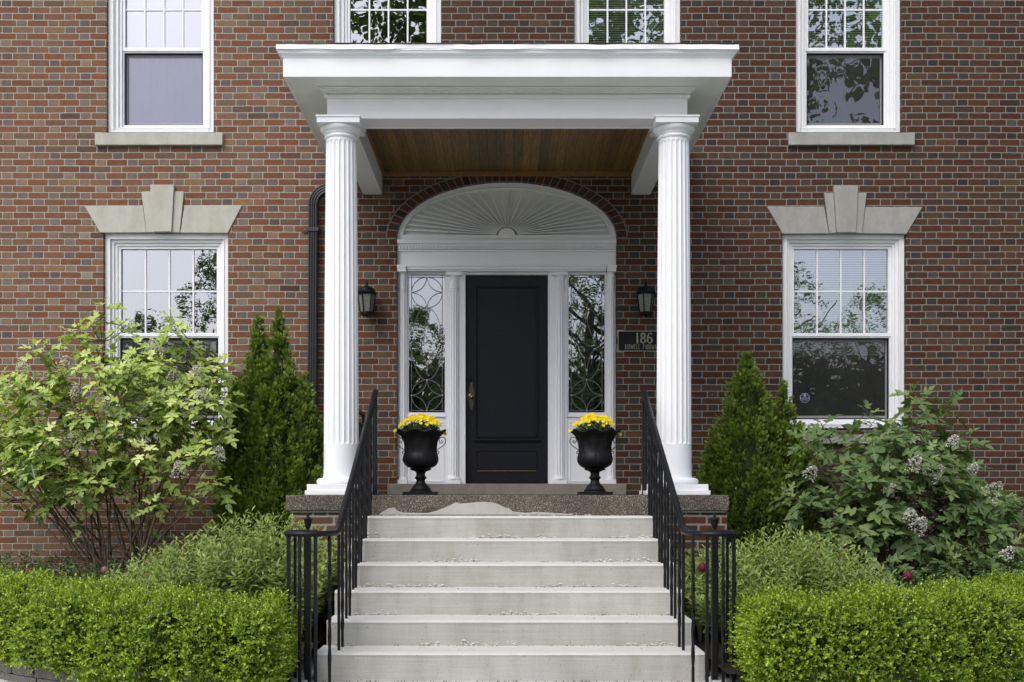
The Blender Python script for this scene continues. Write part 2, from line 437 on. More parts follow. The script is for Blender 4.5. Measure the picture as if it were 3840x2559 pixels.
# ------------------------------------------------------------------ helpers: geometry
class MB:
    def __init__(s):
        s.v = []; s.f = []
    def add(s, vs, fs):
        o = len(s.v)
        s.v += [tuple(p) for p in vs]
        s.f += [tuple(i + o for i in f) for f in fs]
        return s
    def box(s, x0, x1, y0, y1, z0, z1):
        return s.add([(x0, y0, z0), (x1, y0, z0), (x1, y1, z0), (x0, y1, z0), (x0, y0, z1), (x1, y0, z1), (x1, y1, z1), (x0, y1, z1)],
                     [(0, 3, 2, 1), (4, 5, 6, 7), (0, 1, 5, 4), (1, 2, 6, 5), (2, 3, 7, 6), (3, 0, 4, 7)])
    def ring(s, x0, x1, z0, z1, wl, wr, wb, wt, y0, y1):
        """rectangular frame in the xz plane, butted"""
        s.box(x0, x0 + wl, y0, y1, z0, z1); s.box(x1 - wr, x1, y0, y1, z0, z1)
        if wb: s.box(x0 + wl, x1 - wr, y0, y1, z0, z0 + wb)
        if wt: s.box(x0 + wl, x1 - wr, y0, y1, z1 - wt, z1)
        return s
    def prism(s, pts, y0, y1):
        """polygon (x, z) extruded along y"""
        n = len(pts)
        a = [(p[0], y0, p[1]) for p in pts] + [(p[0], y1, p[1]) for p in pts]
        return s.add(a, [tuple(range(n)), tuple(range(2 * n - 1, n - 1, -1))] + [(i, i + n, (i + 1) % n + n, (i + 1) % n) for i in range(n)])
    def lathe(s, prof, c=(0, 0, 0), seg=32, rmod=None, caps=True):
        """prof: list of (radius, z)"""
        vs = []
        for k, (r, z) in enumerate(prof):
            for i in range(seg):
                a = 2 * PI * i / seg
                rr, dz = (r, 0) if rmod is None else rmod(a, r, z)
                vs.append((c[0] + rr * math.cos(a), c[1] + rr * math.sin(a), c[2] + z + dz))
        fs = []
        for k in range(len(prof) - 1):
            for i in range(seg):
                j = (i + 1) % seg
                fs.append((k * seg + i, k * seg + j, (k + 1) * seg + j, (k + 1) * seg + i))
        if caps:
            fs.append(tuple(range(seg - 1, -1, -1)))
            fs.append(tuple((len(prof) - 1) * seg + i for i in range(seg)))
        return s.add(vs, fs)
    def sweep(s, path, prof, up=(0, 0, 1), twist=None, scales=None, closed_prof=True):
        P = [Vector(p) for p in path]
        n, m = len(P), len(prof)
        vs = []
        upv = Vector(up)
        side0 = None
        for i in range(n):
            t = (P[min(i + 1, n - 1)] - P[max(i - 1, 0)])
            if t.length < 1e-9: t = Vector((0, 0, 1))
            t.normalize()
            sd = t.cross(upv)
            if sd.length < 1e-3:
                sd = side0 if side0 is not None else t.cross(Vector((0, 1, 0)))
            sd = sd.normalized()
            if side0 is not None and sd.dot(side0) < 0: sd = -sd
            side0 = sd
            u = sd.cross(t).normalized()
            if twist is not None:
                a = twist[i]
                sd, u = sd * math.cos(a) + u * math.sin(a), u * math.cos(a) - sd * math.sin(a)
            k = 1 if scales is None else scales[i]
            for (a, b) in prof:
                vs.append(P[i] + sd * a * k + u * b * k)
        fs = []
        for i in range(n - 1):
            for j in range(m):
                q = (j + 1) % m
                fs.append((i * m + j, i * m + q, (i + 1) * m + q, (i + 1) * m + j))
        fs.append(tuple(range(m - 1, -1, -1)))
        fs.append(tuple((n - 1) * m + j for j in range(m)))
        return s.add(vs, fs)
    def tube(s, path, r, seg=6, r2=None):
        n = len(path)
        prof = [(math.cos(2 * PI * k / seg) * r, math.sin(2 * PI * k / seg) * r) for k in range(seg)]
        sc = None if r2 is None else [1 + (r2 / r - 1) * i / max(1, n - 1) for i in range(n)]
        return s.sweep(path, prof, scales=sc, up=(0.013, 0.9, 0.3))
    def build(s, name, mat, parent=None, smooth=False, bevel=0.0, seg=2, auto=None):
        me = bpy.data.meshes.new(name)
        me.from_pydata(s.v, [], s.f)
        me.update()
        bm = bmesh.new(); bm.from_mesh(me)
        bmesh.ops.recalc_face_normals(bm, faces=bm.faces)
        bm.to_mesh(me); bm.free()
        o = bpy.data.objects.new(name, me)
        col.objects.link(o)
        me.materials.append(mat)
        if smooth:
            if auto:
                me.shade_smooth()
                me.set_sharp_from_angle(angle=R(auto))
            else:
                me.shade_smooth()
        if bevel:
            b = o.modifiers.new('bevel', 'BEVEL')
            b.width = bevel; b.segments = seg; b.limit_method = 'ANGLE'; b.angle_limit = R(35)
            b.harden_normals = False
        if parent is not None: set_parent(o, parent)
        return o

def world_loc(o):
    v = Vector(o.location)
    return v
def set_parent(o, parent):
    o.parent = parent
    base = parent
    while base.parent is not None:
        base = base.parent
    o.matrix_parent_inverse = Matrix.Translation(-Vector(base.location)) if parent.parent is None else Matrix.Identity(4)
    if parent.parent is not None:
        o.matrix_parent_inverse = Matrix.Identity(4)

def tag(o, label=None, cat=None, group=None, kind=None):
    if label: o['label'] = label
    if cat: o['category'] = cat
    if group: o['group'] = group
    if kind: o['kind'] = kind
    return o
def thing(name, loc, label, cat, group=None):
    o = bpy.data.objects.new(name, None)
    o.empty_display_size = .1
    col.objects.link(o)
    o.location = loc
    return tag(o, label, cat, group)

def at(px, py, d):
    """photo pixel at distance d from the camera -> world point"""
    return Vector(((px - CX) * d / FPX, d - DW, F + (CY - py) * d / FPX))
def X(px, d): return (px - CX) * d / FPX
def Z(py, d): return F + (CY - py) * d / FPX

def text_mesh(s, size, name, mat, parent, loc, sx=1.0, depth=.002):
    cu = bpy.data.curves.new('txt', 'FONT')
    cu.body = s; cu.size = size; cu.extrude = depth; cu.align_x = 'CENTER'; cu.align_y = 'CENTER'
    o = bpy.data.objects.new('txt', cu)
    col.objects.link(o)
    dg = bpy.context.evaluated_depsgraph_get()
    me = bpy.data.meshes.new_from_object(o.evaluated_get(dg))
    bpy.data.objects.remove(o)
    mt = Matrix.Translation(loc) @ Matrix.Rotation(R(90), 4, 'X') @ Matrix.Diagonal((sx, 1, 1, 1))
    me.transform(mt)
    me.materials.clear(); me.materials.append(mat)
    ob = bpy.data.objects.new(name, me)
    col.objects.link(ob)
    set_parent(ob, parent)
    return ob

# fast leaf instancing -> one mesh
def leaf_mesh(name, mat, tv, tf, pos, dirs, nors, scale, parent=None, rnd=None, widths=None, smooth=False):
    """tv: template verts (x side, y along, z normal); tf: faces (all the same length)"""
    tv = np.asarray(tv, float); tf = np.asarray(tf, int)
    pos = np.asarray(pos, float); n = len(pos)
    D = np.asarray(dirs, float); D = D / (np.linalg.norm(D, axis=1, keepdims=True) + 1e-9)
    N = np.asarray(nors, float)
    N = N - (N * D).sum(1, keepdims=True) * D
    N = N / (np.linalg.norm(N, axis=1, keepdims=True) + 1e-9)
    S = np.cross(D, N)
    sc = np.broadcast_to(np.asarray(scale, float), (n,))
    w = sc if widths is None else sc * widths
    V = pos[:, None, :] + tv[None, :, 0:1] * S[:, None, :] * w[:, None, None] + tv[None, :, 1:2] * D[:, None, :] * sc[:, None, None] + tv[None, :, 2:3] * N[:, None, :] * sc[:, None, None]
    k = len(tv)
    faces = (tf[None, :, :] + (np.arange(n) * k)[:, None, None]).reshape(-1, tf.shape[1])
    if rnd is None: rnd = rng.random(n)
    A = np.empty((n, k, 3)); A[:, :, 0] = tv[None, :, 0]; A[:, :, 1] = tv[None, :, 1]; A[:, :, 2] = np.clip(rnd, 0, 1)[:, None]
    return raw_mesh(name, mat, V.reshape(-1, 3), faces, A.reshape(-1, 3), parent, smooth)

def raw_mesh(name, mat, V, faces, A, parent, smooth=False):
    me = bpy.data.meshes.new(name)
    nf, m = faces.shape
    me.vertices.add(len(V)); me.vertices.foreach_set('co', V.astype(np.float32).ravel())
    me.loops.add(nf * m); me.loops.foreach_set('vertex_index', faces.astype(np.int32).ravel())
    me.polygons.add(nf)
    me.polygons.foreach_set('loop_start', np.arange(0, nf * m, m, dtype=np.int32))
    me.polygons.foreach_set('loop_total', np.full(nf, m, dtype=np.int32))
    at_ = me.attributes.new('luv', 'FLOAT_VECTOR', 'POINT')
    at_.data.foreach_set('vector', A.astype(np.float32).ravel())
    me.update(calc_edges=True)
    me.materials.append(mat)
    if smooth: me.shade_smooth()
    o = bpy.data.objects.new(name, me)
    col.objects.link(o)
    if parent is not None: set_parent(o, parent)
    return o
def unit(n):
    v = rng.normal(size=(n, 3)); return v / np.linalg.norm(v, axis=1, keepdims=True)
# ================================================================== ground
def sheet(name, x0, x1, y0, y1, z, mat, thick=0.0):
    mb = MB()
    if thick: mb.box(x0, x1, y0, y1, z - thick, z)
    else: mb.add([(x0, y0, z), (x1, y0, z), (x1, y1, z), (x0, y1, z)], [(0, 1, 2, 3)])
    return tag(mb.build(name, mat), kind='structure')
sheet('ground', -400, 400, -400, 400, -.03, M['grass'])
sheet('walkway', -9, 9, -15.9, -3.0, 0.0, M['path'])
sheet('pavement', -60, 60, -17.6, -16, 0.0, M['path'])
sheet('road', -200, 200, -30, -20, -.02, M['roadm'])

def hedge_front(ax):        # y of the hedge / retaining wall line for a distance |x| from the stairs
    return 6.05 + .22 * max(0, ax - 1.4) ** 2 - DW
# planting beds with a soil surface, behind the low block walls
for sx, nm in ((-1, 'left'), (1, 'right')):
    xs = [1.3 + i * .25 for i in range(16)] + [8.0]
    mb = MB()
    top = []
    for x in xs: top.append((sx * x, hedge_front(min(x, 4.6)) + .22))
    vs, fs = [], []
    for (x, y) in top: vs += [(x, y, .125), (x, .05, .16)]
    for i in range(len(top) - 1): fs.append((2 * i, 2 * i + 1, 2 * i + 3, 2 * i + 2))
    mb.add(vs, fs)
    o = mb.build('planting_bed', M['soil']); tag(o, kind='structure')

# retaining walls of split-face blocks
def retaining_wall(sx, label):
    mb = MB()
    rr = random.Random(3 + sx)
    for rowi in range(2):
        z0, z1 = -.05 + rowi * .10, -.05 + (rowi + 1) * .10 - .004
        s = 1.52 + rowi * .11
        while s < 5.4:
            w = .2 if rr.random() < .4 else .29
            x0, x1 = s, min(s + w - .005, 5.6)
            y0, y1 = hedge_front(x0) + .05, hedge_front(x1) + .05
            j = rr.uniform(-.006, .006)
            n = 5
            a, b = [], []
            vs = []
            for i in range(n + 1):
                t = i / n
                x = x0 + (x1 - x0) * t; y = y0 + (y1 - y0) * t
                e = .012 if i in (0, n) else 0
                for z, ez in ((z0, .008), (z0 + .03, 0), (z1 - .03, 0), (z1, .008)):
                    vs.append((sx * x, y + j + e + ez + (rr.uniform(-.006, .006)), z))
            fs = []
            for i in range(n):
                for k in range(3):
                    fs.append((i * 4 + k, i * 4 + k + 1, (i + 1) * 4 + k + 1, (i + 1) * 4 + k))
            q = len(vs)
            vs += [(sx * x0, y0 + .2, z0), (sx * x1, y1 + .2, z0), (sx * x1, y1 + .2, z1), (sx * x0, y0 + .2, z1)]
            fs += [(3, q + 3, q + 2, n * 4 + 3), (0, 3, q + 3, q), (n * 4, n * 4 + 3, q + 2, q + 1)]
            mb.add(vs, fs)
            s += w
    o = mb.build('retaining_wall', M['block'])
    tag(o, label, 'wall', 'low block walls under the hedges')
retaining_wall(-1, 'low grey split-face block wall under the hedge in the bottom left corner')
retaining_wall(1, 'low grey block wall hidden beneath the hedge on the right of the steps')

# ================================================================== house
house = thing('brick_house', (0, 0, 0), 'red and purple brick house front with white trimmed windows and black door', 'house')
PCX = .02
# lower and upper window openings (x0, x1, z0, z1)
LW = dict(z0=Z(1612, 10.9), z1=Z(873, 10.9))
UW = dict(z0=Z(498, 10.9), z1=Z(498, 10.9) + 1.85)
wins = {
    'll': (X(387, 10.9), X(855, 10.9), LW['z0'], LW['z1']),
    'lr': (X(2935, 10.9), X(3398, 10.9), LW['z0'], LW['z1']),
    'u1': (X(399, 10.9), X(801, 10.9), UW['z0'], UW['z1']),
    'u2': (X(1250, 10.9), X(1654, 10.9), UW['z0'], UW['z1']),
    'u3': (X(2154, 10.9), X(2554, 10.9), UW['z0'], UW['z1']),
    'u4': (X(2985, 10.9), X(3382, 10.9), UW['z0'], UW['z1']),
}
WX0, WX1, WZ1 = -7.5, 7.5, 7.4
AO, AZ, AB = 1.116, F + 2.61, .57       # entrance arch: half width, spring height, rise
mb = MB()
# three wall strips: left of entrance, over the entrance, right of entrance; rectangular holes cut out by a grid
def wall_grid(x0, x1, z0, z1, holes):
    xs = sorted({x0, x1, *[h[0] for h in holes], *[h[1] for h in holes]})
    zs = sorted({z0, z1, *[h[2] for h in holes], *[h[3] for h in holes]})
    for i in range(len(xs) - 1):
        for k in range(len(zs) - 1):
            cx, cz = (xs[i] + xs[i + 1]) / 2, (zs[k] + zs[k + 1]) / 2
            if any(h[0] < cx < h[1] and h[2] < cz < h[3] for h in holes): continue
            mb.add([(xs[i], 0, zs[k]), (xs[i + 1], 0, zs[k]), (xs[i + 1], 0, zs[k + 1]), (xs[i], 0, zs[k + 1])], [(0, 1, 2, 3)])
AXL, AXR = PCX - AO, PCX + AO
ZS = AZ + AB + .05
holes = list(wins.values())
wall_grid(WX0, AXL, -.1, WZ1, [h for h in holes if h[1] < AXL])
wall_grid(AXR, WX1, -.1, WZ1, [h for h in holes if h[0] > AXR])
# middle part above the arch contains parts of two upper windows
midholes = []
for k in ('u2', 'u3'):
    midholes.append(wins[k])
holes_side = [wins[k] for k in ('ll', 'lr', 'u1', 'u4')]
mb = MB()
wall_grid(WX0, -1.9, -.1, WZ1, [wins['ll'], wins['u1']])
wall_grid(-1.9, AXL, -.1, ZS, [])
wall_grid(AXR, 1.9, -.1, ZS, [])
wall_grid(-1.9, 1.9, ZS, WZ1, midholes)
wall_grid(1.9, WX1, -.1, WZ1, [wins['lr'], wins['u4']])
NA = 48
prev = None
for i in range(NA + 1):
    a = PI - PI * i / NA
    x, z = PCX + AO * math.cos(a), AZ + AB * math.sin(a)
    if prev:
        mb.add([(prev[0], 0, prev[1]), (x, 0, z), (x, 0, ZS), (prev[0], 0, ZS)], [(0, 1, 2, 3)])
        mb.add([(prev[0], 0, prev[1]), (x, 0, z), (x, .2, z), (prev[0], .2, prev[1])], [(0, 3, 2, 1)])
    prev = (x, z)
for x in (AXL, AXR):
    mb.add([(x, 0, F - .1), (x, .2, F - .1), (x, .2, AZ), (x, 0, AZ)], [(0, 1, 2, 3)])
mb.add([(AXL, 0, -.1), (AXR, 0, -.1), (AXR, 0, F - .1), (AXL, 0, F - .1)], [(0, 1, 2, 3)])
for (a, b, c, d) in wins.values():
    for x in (a, b): mb.add([(x, 0, c), (x, .22, c), (x, .22, d), (x, 0, d)], [(0, 1, 2, 3)])
    for z in (c, d): mb.add([(a, 0, z), (b, 0, z), (b, .22, z), (a, .22, z)], [(0, 1, 2, 3)])
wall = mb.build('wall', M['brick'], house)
# side and back walls, roof, plain rooms behind the windows
mb = MB()
mb.box(WX0, WX0 + .25, .02, 8, -.1, WZ1); mb.box(WX1 - .25, WX1, .02, 8, -.1, WZ1); mb.box(WX0 + .25, WX1 - .25, 7.75, 8, -.1, WZ1)
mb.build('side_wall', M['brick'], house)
mb = MB().box(WX0 - .3, WX1 + .3, -.35, 8.3, WZ1, WZ1 + .3)
mb.build('roof', M['roofm'], house)
mb = MB()
mb.box(WX0 + .3, WX1 - .3, 2.2, 2.25, 0, WZ1 - .1); mb.box(WX0 + .3, WX1 - .3, .3, 2.2, F + 2.9, F + 3.1)
mb.box(-2.0, -1.95, .3, 2.2, 0, WZ1 - .1); mb.box(2.0, 2.05, .3, 2.2, 0, WZ1 - .1); mb.box(WX0 + .3, WX1 - .3, .3, 2.2, F - .3, F - .25)
mb.build('interior_partition', M['room'], house)

# ---------------------------------------------------------------- windows
def window(key, label, lower_style):
    x0, x1, z0, z1 = wins[key]
    low = key in ('ll', 'lr')
    m = MB()
    # casing: flat band, bead, jamb; each step deeper than the one before
    steps = [(0, .055, .045, .10), (.055, .03, .068, .12), (.085, .028, .088, .14)]
    if not low: steps = [(0, .062, .045, .10), (.062, .034, .066, .12), (.096, .028, .088, .14)]
    bot = .018
    for (ins, w, ya, yb) in steps:
        bt = .03 if ins == 0 else .018
        m.ring(x0 + ins + .002, x1 - ins - .002, z0 + bot, z1 - ins - .002, w, w, bt, w, ya, yb)
        bot += bt
    wn = m.build('window', M['casing'], house, bevel=.004)
    wn['label'] = label
    ins = steps[-1][0] + steps[-1][1]
    sx0, sx1, st, sb = x0 + ins, x1 - ins, z1 - ins, z0 + bot
    zm = Z(1256, 11.0) if low else Z(185, 11.0)
    # small beads round the casing
    b = MB().ring(x0 + .047, x1 - .047, z0 + .052, z1 - .047, .009, .009, .009, .009, .036, .046)
    b.build('casing_bead', M['casing'], wn, bevel=.003)
    # upper sash, in front; lower sash with its screen set behind it
    u = MB().ring(sx0, sx1, zm - .018, st, .03, .03, .036, .03, .104, .135)
    us = u.build('upper_sash', M['vinyl'], wn, bevel=.003)
    gx0, gx1, gz0, gz1 = sx0 + .03, sx1 - .03, zm + .018, st - .03
    mu = MB()
    wd = .016
    for i in range(1, 4):
        x = gx0 + (gx1 - gx0) * i / 4
        mu.box(x - wd / 2, x + wd / 2, .121, .131, gz0, gz1)
    nr = 2
    for i in range(1, nr):
        z = gz0 + (gz1 - gz0) * i / nr
        for q in range(4):
            xa = gx0 + (gx1 - gx0) * q / 4 + (wd / 2 if q else 0); xb = gx0 + (gx1 - gx0) * (q + 1) / 4 - (wd / 2 if q < 3 else 0)
            mu.box(xa, xb, .123, .130, z - wd / 2, z + wd / 2)
    mu.build('glazing_bar', M['vinyl'], wn)
    MB().add([(gx0, .134, gz0), (gx1, .134, gz0), (gx1, .134, gz1), (gx0, .134, gz1)], [(0, 1, 2, 3)]).build('pane', M['glass'], wn)
    # lower half: track frame
    l = MB().ring(sx0, sx1, sb, zm - .02, .016, .016, .03, .010, .112, .17)
    l.build('lower_sash', M['vinyl'], wn, bevel=.002)
    lx0, lx1, lz0, lz1 = sx0 + .016, sx1 - .016, sb + .03, zm - .03
    MB().ring(lx0 + .001, lx1 - .001, lz0 + .001, lz1 - .001, .012, .012, .012, .012, .138, .15).build('screen_frame', M['oldbrass'] if False else M['plate'], wn)
    MB().add([(lx0 + .012, .144, lz0 + .012), (lx1 - .012, .144, lz0 + .012), (lx1 - .012, .144, lz1 - .012), (lx0 + .012, .144, lz1 - .012)], [(0, 1, 2, 3)]).build('insect_screen', M['thinscreen'] if lower_style == 'curtain' else M['screen'], wn)
    MB().ring(lx0, lx1, lz0, lz1, .02, .02, .04, .03, .172, .19).build('inner_sash', M['vinyl'], wn)
    MB().add([(lx0, .18, lz0), (lx1, .18, lz0), (lx1, .18, lz1), (lx0, .18, lz1)], [(0, 1, 2, 3)]).build('pane', M['glass'], wn)
    # what hangs behind the glass
    if 'blind' in lower_style:
        zb = {'blind_full': z0 + .05, 'blind_half': Z(1322, 11.1), 'blind_upper': zm}[lower_style]
        s = MB()
        z = st
        while z > zb:
            s.add([(sx0, .218, z), (sx1, .218, z), (sx1, .202, z - .021), (sx0, .202, z - .021)], [(0, 1, 2, 3)])
            z -= .0235
        s.box(sx0, sx1, .200, .22, zb - .03, zb - .012)
        s.build('blind', M['blind'], wn)
    if lower_style == 'curtain':
        s = MB()
        n = 90
        vs = []
        for i in range(n + 1):
            x = x0 + (x1 - x0) * i / n
            y = .24 + .006 * math.sin(i * .55) + .004 * math.sin(i * 1.37 + 1)
            vs += [(x, y, z0), (x, y, zm + .02)]
        s.add(vs, [(2 * i, 2 * i + 2, 2 * i + 3, 2 * i + 1) for i in range(n)])
        s.build('curtain', M['curtain'], wn, smooth=True)
        MB().add([(x0, .225, zm), (x1, .225, zm), (x1, .225, z1), (x0, .225, z1)], [(0, 1, 2, 3)]).build('roller_shade', M['shade'], wn)
    if lower_style == 'drapes':
        s = MB()
        for (a, b) in ((x0, x0 + .28), (x1 - .3, x1)):
            n = 40; vs = []
            for i in range(n + 1):
                x = a + (b - a) * i / n; y = .36 + .03 * math.sin(i * .9)
                vs += [(x, y, z0), (x, y, z1)]
            s.add(vs, [(2 * i, 2 * i + 2, 2 * i + 3, 2 * i + 1) for i in range(n)])
        s.build('curtain', M['room'], wn, smooth=True)
    return wn
window('ll', 'ground floor window left of the porch, dark behind the tall shrub', 'drapes')
window('lr', 'ground floor window right of the porch with half lowered blind', 'blind_half')
window('u1', 'upper window with lavender curtain in its lower half', 'curtain')
window('u2', 'upper window above the porch reflecting sky and leaves', 'none')
window('u3', 'upper window above the porch with closed blind, right one of the two', 'blind_full')
window('u4', 'upper window with blind above and dark screen below, rightmost', 'blind_upper')

# stone sills
def sill(x0, x1, zt, h, mat):
    m = MB()
    m.prism([(x0, zt - h), (x1, zt - h + .002), (x1 + .003, zt + .0), (x1 - .06, zt + .002), (x1 - .065, zt - .006), (x0 + .065, zt - .006), (x0 + .06, zt + .002), (x0 - .002, zt)], -.045, .10)
    o = m.build('window_sill', mat, house, bevel=.005)
sill(X(356, 10.86), X(834, 10.86), Z(498, 10.86), .125, M['lime'])
sill(X(2959, 10.86), X(3430, 10.86), Z(498, 10.86), .125, M['sill'])
sill(X(1207, 10.86), X(1690, 10.86), Z(498, 10.86), .125, M['lime'])
sill(X(2110, 10.86), X(2590, 10.86), Z(498, 10.86), .125, M['sill'])
sill(X(345, 10.86), X(895, 10.86), Z(1625, 10.86), .10, M['sill'])
sill(X(2893, 10.86), X(3451, 10.86), Z(1628, 10.86), .10, M['sill'])

# keystone lintels over the lower windows
def lintel(cx, zb, pts, mat, yoff):
    L = MB()
    P = lambda q: [(X(a, 10.89), Z(b, 10.89)) for a, b in q]
    o = None
    for name, q, y in pts:
        m = MB().prism(P(q), y, .06)
        if o is None: o = m.build('lintel', mat, house, bevel=.004)
        else: m.build(name, mat, o, bevel=.004)
    return o
def n1(x, y): return (x / 1.742, y / 1.742)
lintel(0, 0, [
    ('lintel', [n1(552, 1347), n1(932, 1347), n1(957, 1520), n1(655, 1521)], -.012),
    ('lintel_stone', [n1(1205, 1342), n1(1582, 1342), n1(1487, 1523), n1(1177, 1521)], -.012),
    ('keystone_wing', [n1(925, 1255), n1(990, 1252), n1(1009, 1521), n1(959, 1520)], -.022),
    ('keystone_wing', [n1(1142, 1253), n1(1204, 1254), n1(1175, 1521), n1(1125, 1520)], -.022),
    ('keystone', [n1(988, 1213), n1(1143, 1213), n1(1126, 1519), n1(1008, 1519)], -.045)], M['lime'], 0)
def n2(x, y): return (2840 + x / 1.742, y / 1.742)
lintel(0, 0, [
    ('lintel', [n2(62, 1350), n2(437, 1350), n2(467, 1527), n2(165, 1528)], -.012),
    ('lintel_stone', [n2(706, 1353), n2(1080, 1353), n2(975, 1529), n2(682, 1526)], -.012),
    ('keystone_wing', [n2(435, 1264), n2(496, 1264), n2(513, 1526), n2(469, 1526)], -.022),
    ('keystone_wing', [n2(650, 1263), n2(713, 1263), n2(681, 1526), n2(637, 1526)], -.022),
    ('keystone', [n2(494, 1218), n2(652, 1218), n2(638, 1525), n2(514, 1525)], -.045)], M['sill'], 0)

# brick arch over the entrance: rowlock ring
m = MB(); m2 = MB()
NV = 38
def arcp(a, off): return (PCX + (AO + off) * math.cos(a), AZ + (AB + off) * math.sin(a))
# equal arc lengths
aa = [i / 600 * PI for i in range(601)]
cum = [0]
for i in range(600):
    p, q = arcp(aa[i], .05), arcp(aa[i + 1], .05)
    cum.append(cum[-1] + math.hypot(p[0] - q[0], p[1] - q[1]))
def ang(s):
    return float(np.interp(s, cum, aa))
TL = cum[-1]
for i in range(NV):
    g = .005
    a0, a1 = ang(TL * i / NV + g), ang(TL * (i + 1) / NV - g)
    mid = (a0 + a1) / 2
    p = [arcp(a0, .004), arcp(mid, .004), arcp(a1, .004), arcp(a1, .098), arcp(mid, .098), arcp(a0, .098)]
    m.prism(p, -.006, .1)
n = 60
for i in range(n):
    a0, a1 = PI * i / n, PI * (i + 1) / n
    m2.prism([arcp(a0, .0), arcp(a1, .0), arcp(a1, .110), arcp(a0, .110)], -.0025, .09)
arch = m2.build('brick_arch', M['mortar'], house)
m.build('arch_brick', M['vous'], arch, bevel=.003)

# ---------------------------------------------------------------- entrance
YS = .03                       # surround front plane
def EX(px): return (px - CX) * 10.93 / FPX
def EZ(py): return F + (CY - py) * 10.93 / FPX
def ez(py, d=10.93): return Z(py, d)
m = MB()
# backing boards: frieze, jambs between pilasters, tympanum frame ring
m.box(AXL + .003, AXR - .003, YS + .01, .2, EZ(995), EZ(944))
m.box(AXL + .003, AXR - .003, YS, .2, EZ(899), AZ)
n = 48
IA, IB, IZ = 1.044, .465, F + 2.645
for i in range(n):
    a0, a1 = PI * i / n, PI * (i + 1) / n
    o0 = (PCX + (AO - .003) * math.cos(a0), AZ + (AB - .003) * math.sin(a0)); o1 = (PCX + (AO - .003) * math.cos(a1), AZ + (AB - .003) * math.sin(a1))
    i0 = (PCX + IA * math.cos(a0), IZ + IB * math.sin(a0)); i1 = (PCX + IA * math.cos(a1), IZ + IB * math.sin(a1))
    vs = [(i0[0], YS, i0[1]), (o0[0], YS, o0[1]), (o1[0], YS, o1[1]), (i1[0], YS, i1[1])]
    vs += [(v[0], .1, v[2]) for v in vs]
    m.add(vs, [(0, 1, 2, 3), (3, 2, 6, 7), (0, 3, 7, 4)])
m.box(PCX - AO + .003, PCX + AO - .003, YS + .001, .1, AZ, IZ)
sur = m.build('door_surround', M['white'], house)
# small bead inside the ring
path = [(PCX + (IA + .012) * math.cos(PI * i / 60), YS - .002, IZ + (IB + .012) * math.sin(PI * i / 60)) for i in range(61)]
MB().tube(path, .008, 6).build('ring_bead', M['soffit'], sur, smooth=True)
# sunburst panel: pleats from the hub to the rim
m = MB()
NS = 27
HR, HRz = .088, .072
def ell(a, k):
    return (PCX + (HR * (1 - k) + IA * k) * math.cos(a), IZ + (HRz * (1 - k) + (IB) * k) * math.sin(a))
for i in range(NS):
    a0, a1 = PI * i / NS, PI * (i + 1) / NS
    right = (i + .5) < NS / 2
    if not right: a0, a1 = a1, a0
    sub = 5
    for q in range(sub):
        t0, t1 = q / sub, (q + 1) / sub
        def dep(t):      # rounded ridge then falling hollow
            return .042 + .044 * t
        b0, b1 = a0 + (a1 - a0) * t0, a0 + (a1 - a0) * t1
        p00, p01, p10, p11 = ell(b0, 0), ell(b0, 1), ell(b1, 0), ell(b1, 1)
        m.add([(p00[0], dep(t0), p00[1]), (p01[0], dep(t0), p01[1]), (p11[0], dep(t1), p11[1]), (p10[0], dep(t1), p10[1])], [(0, 1, 2, 3)])
    p0, p1 = ell(a1, 0), ell(a1, 1)
    m.add([(p0[0], .042, p0[1]), (p1[0], .042, p1[1]), (p1[0], .086, p1[1]), (p0[0], .086, p0[1])], [(0, 1, 2, 3)])
fan = m.build('sunburst_panel', M['soffit'], house)
for i in range(0, NS + 1):
    pass
m = MB()
for i in range(1, NS):
    a = PI * i / NS
    p0, p1 = ell(a, 0.02), ell(a, .985)
    m.sweep([(p0[0], .043, p0[1]), (p1[0], .040, p1[1])], [(-.007, -.008), (.007, -.008), (.005, .006), (-.005, .006)], up=(0, 1, 0), scales=[.6, 1.1])
m.build('sunburst_rib', M['white'], fan)
hub = [(PCX + HR * math.cos(PI * i / 24), IZ + HRz * math.sin(PI * i / 24)) for i in range(25)]
MB().prism([(PCX + HR, IZ - .03)] + hub + [(PCX - HR, IZ - .03)], YS - .004, .09).build('sunburst_hub', M['soffit'], fan, bevel=.006)

# entablature mouldings
m = MB()
XL, XR = AXL + .003, AXR - .003
m.box(XL, XR, YS - .03, .15, EZ(915.5), EZ(900))
m.box(XL, XR, YS - .018, .15, EZ(920), EZ(915.5)); m.box(XL, XR, YS - .010, .15, EZ(924.5), EZ(920))
m.box(XL, XR, YS + .002, .15, EZ(936), EZ(924.5))
m.box(XL, XR, YS - .008, .15, EZ(944), EZ(937))
xa = XL
m.build('dentil_moulding', M['white'], sur, bevel=.003)
m = MB()
x = XL + .016
while x < XR - .02:
    m.box(x, x + .019, YS - .019, YS + .003, EZ(935.8), EZ(925)); x += .0311
m.build('dentil', M['white'], sur)
m = MB()
m.box(XL + .10, XR - .10, YS - .022, .15, EZ(1002), EZ(996)); m.box(XL + .10, XR - .10, YS - .012, .15, EZ(1008), EZ(1002))
m.box(XL + .10, XR - .10, YS - .018, .15, EZ(1012), EZ(1008)); m.box(XL + .10, XR - .10, YS - .004, .15, EZ(1017), EZ(1012))
m.build('architrave', M['white'], sur, bevel=.003)
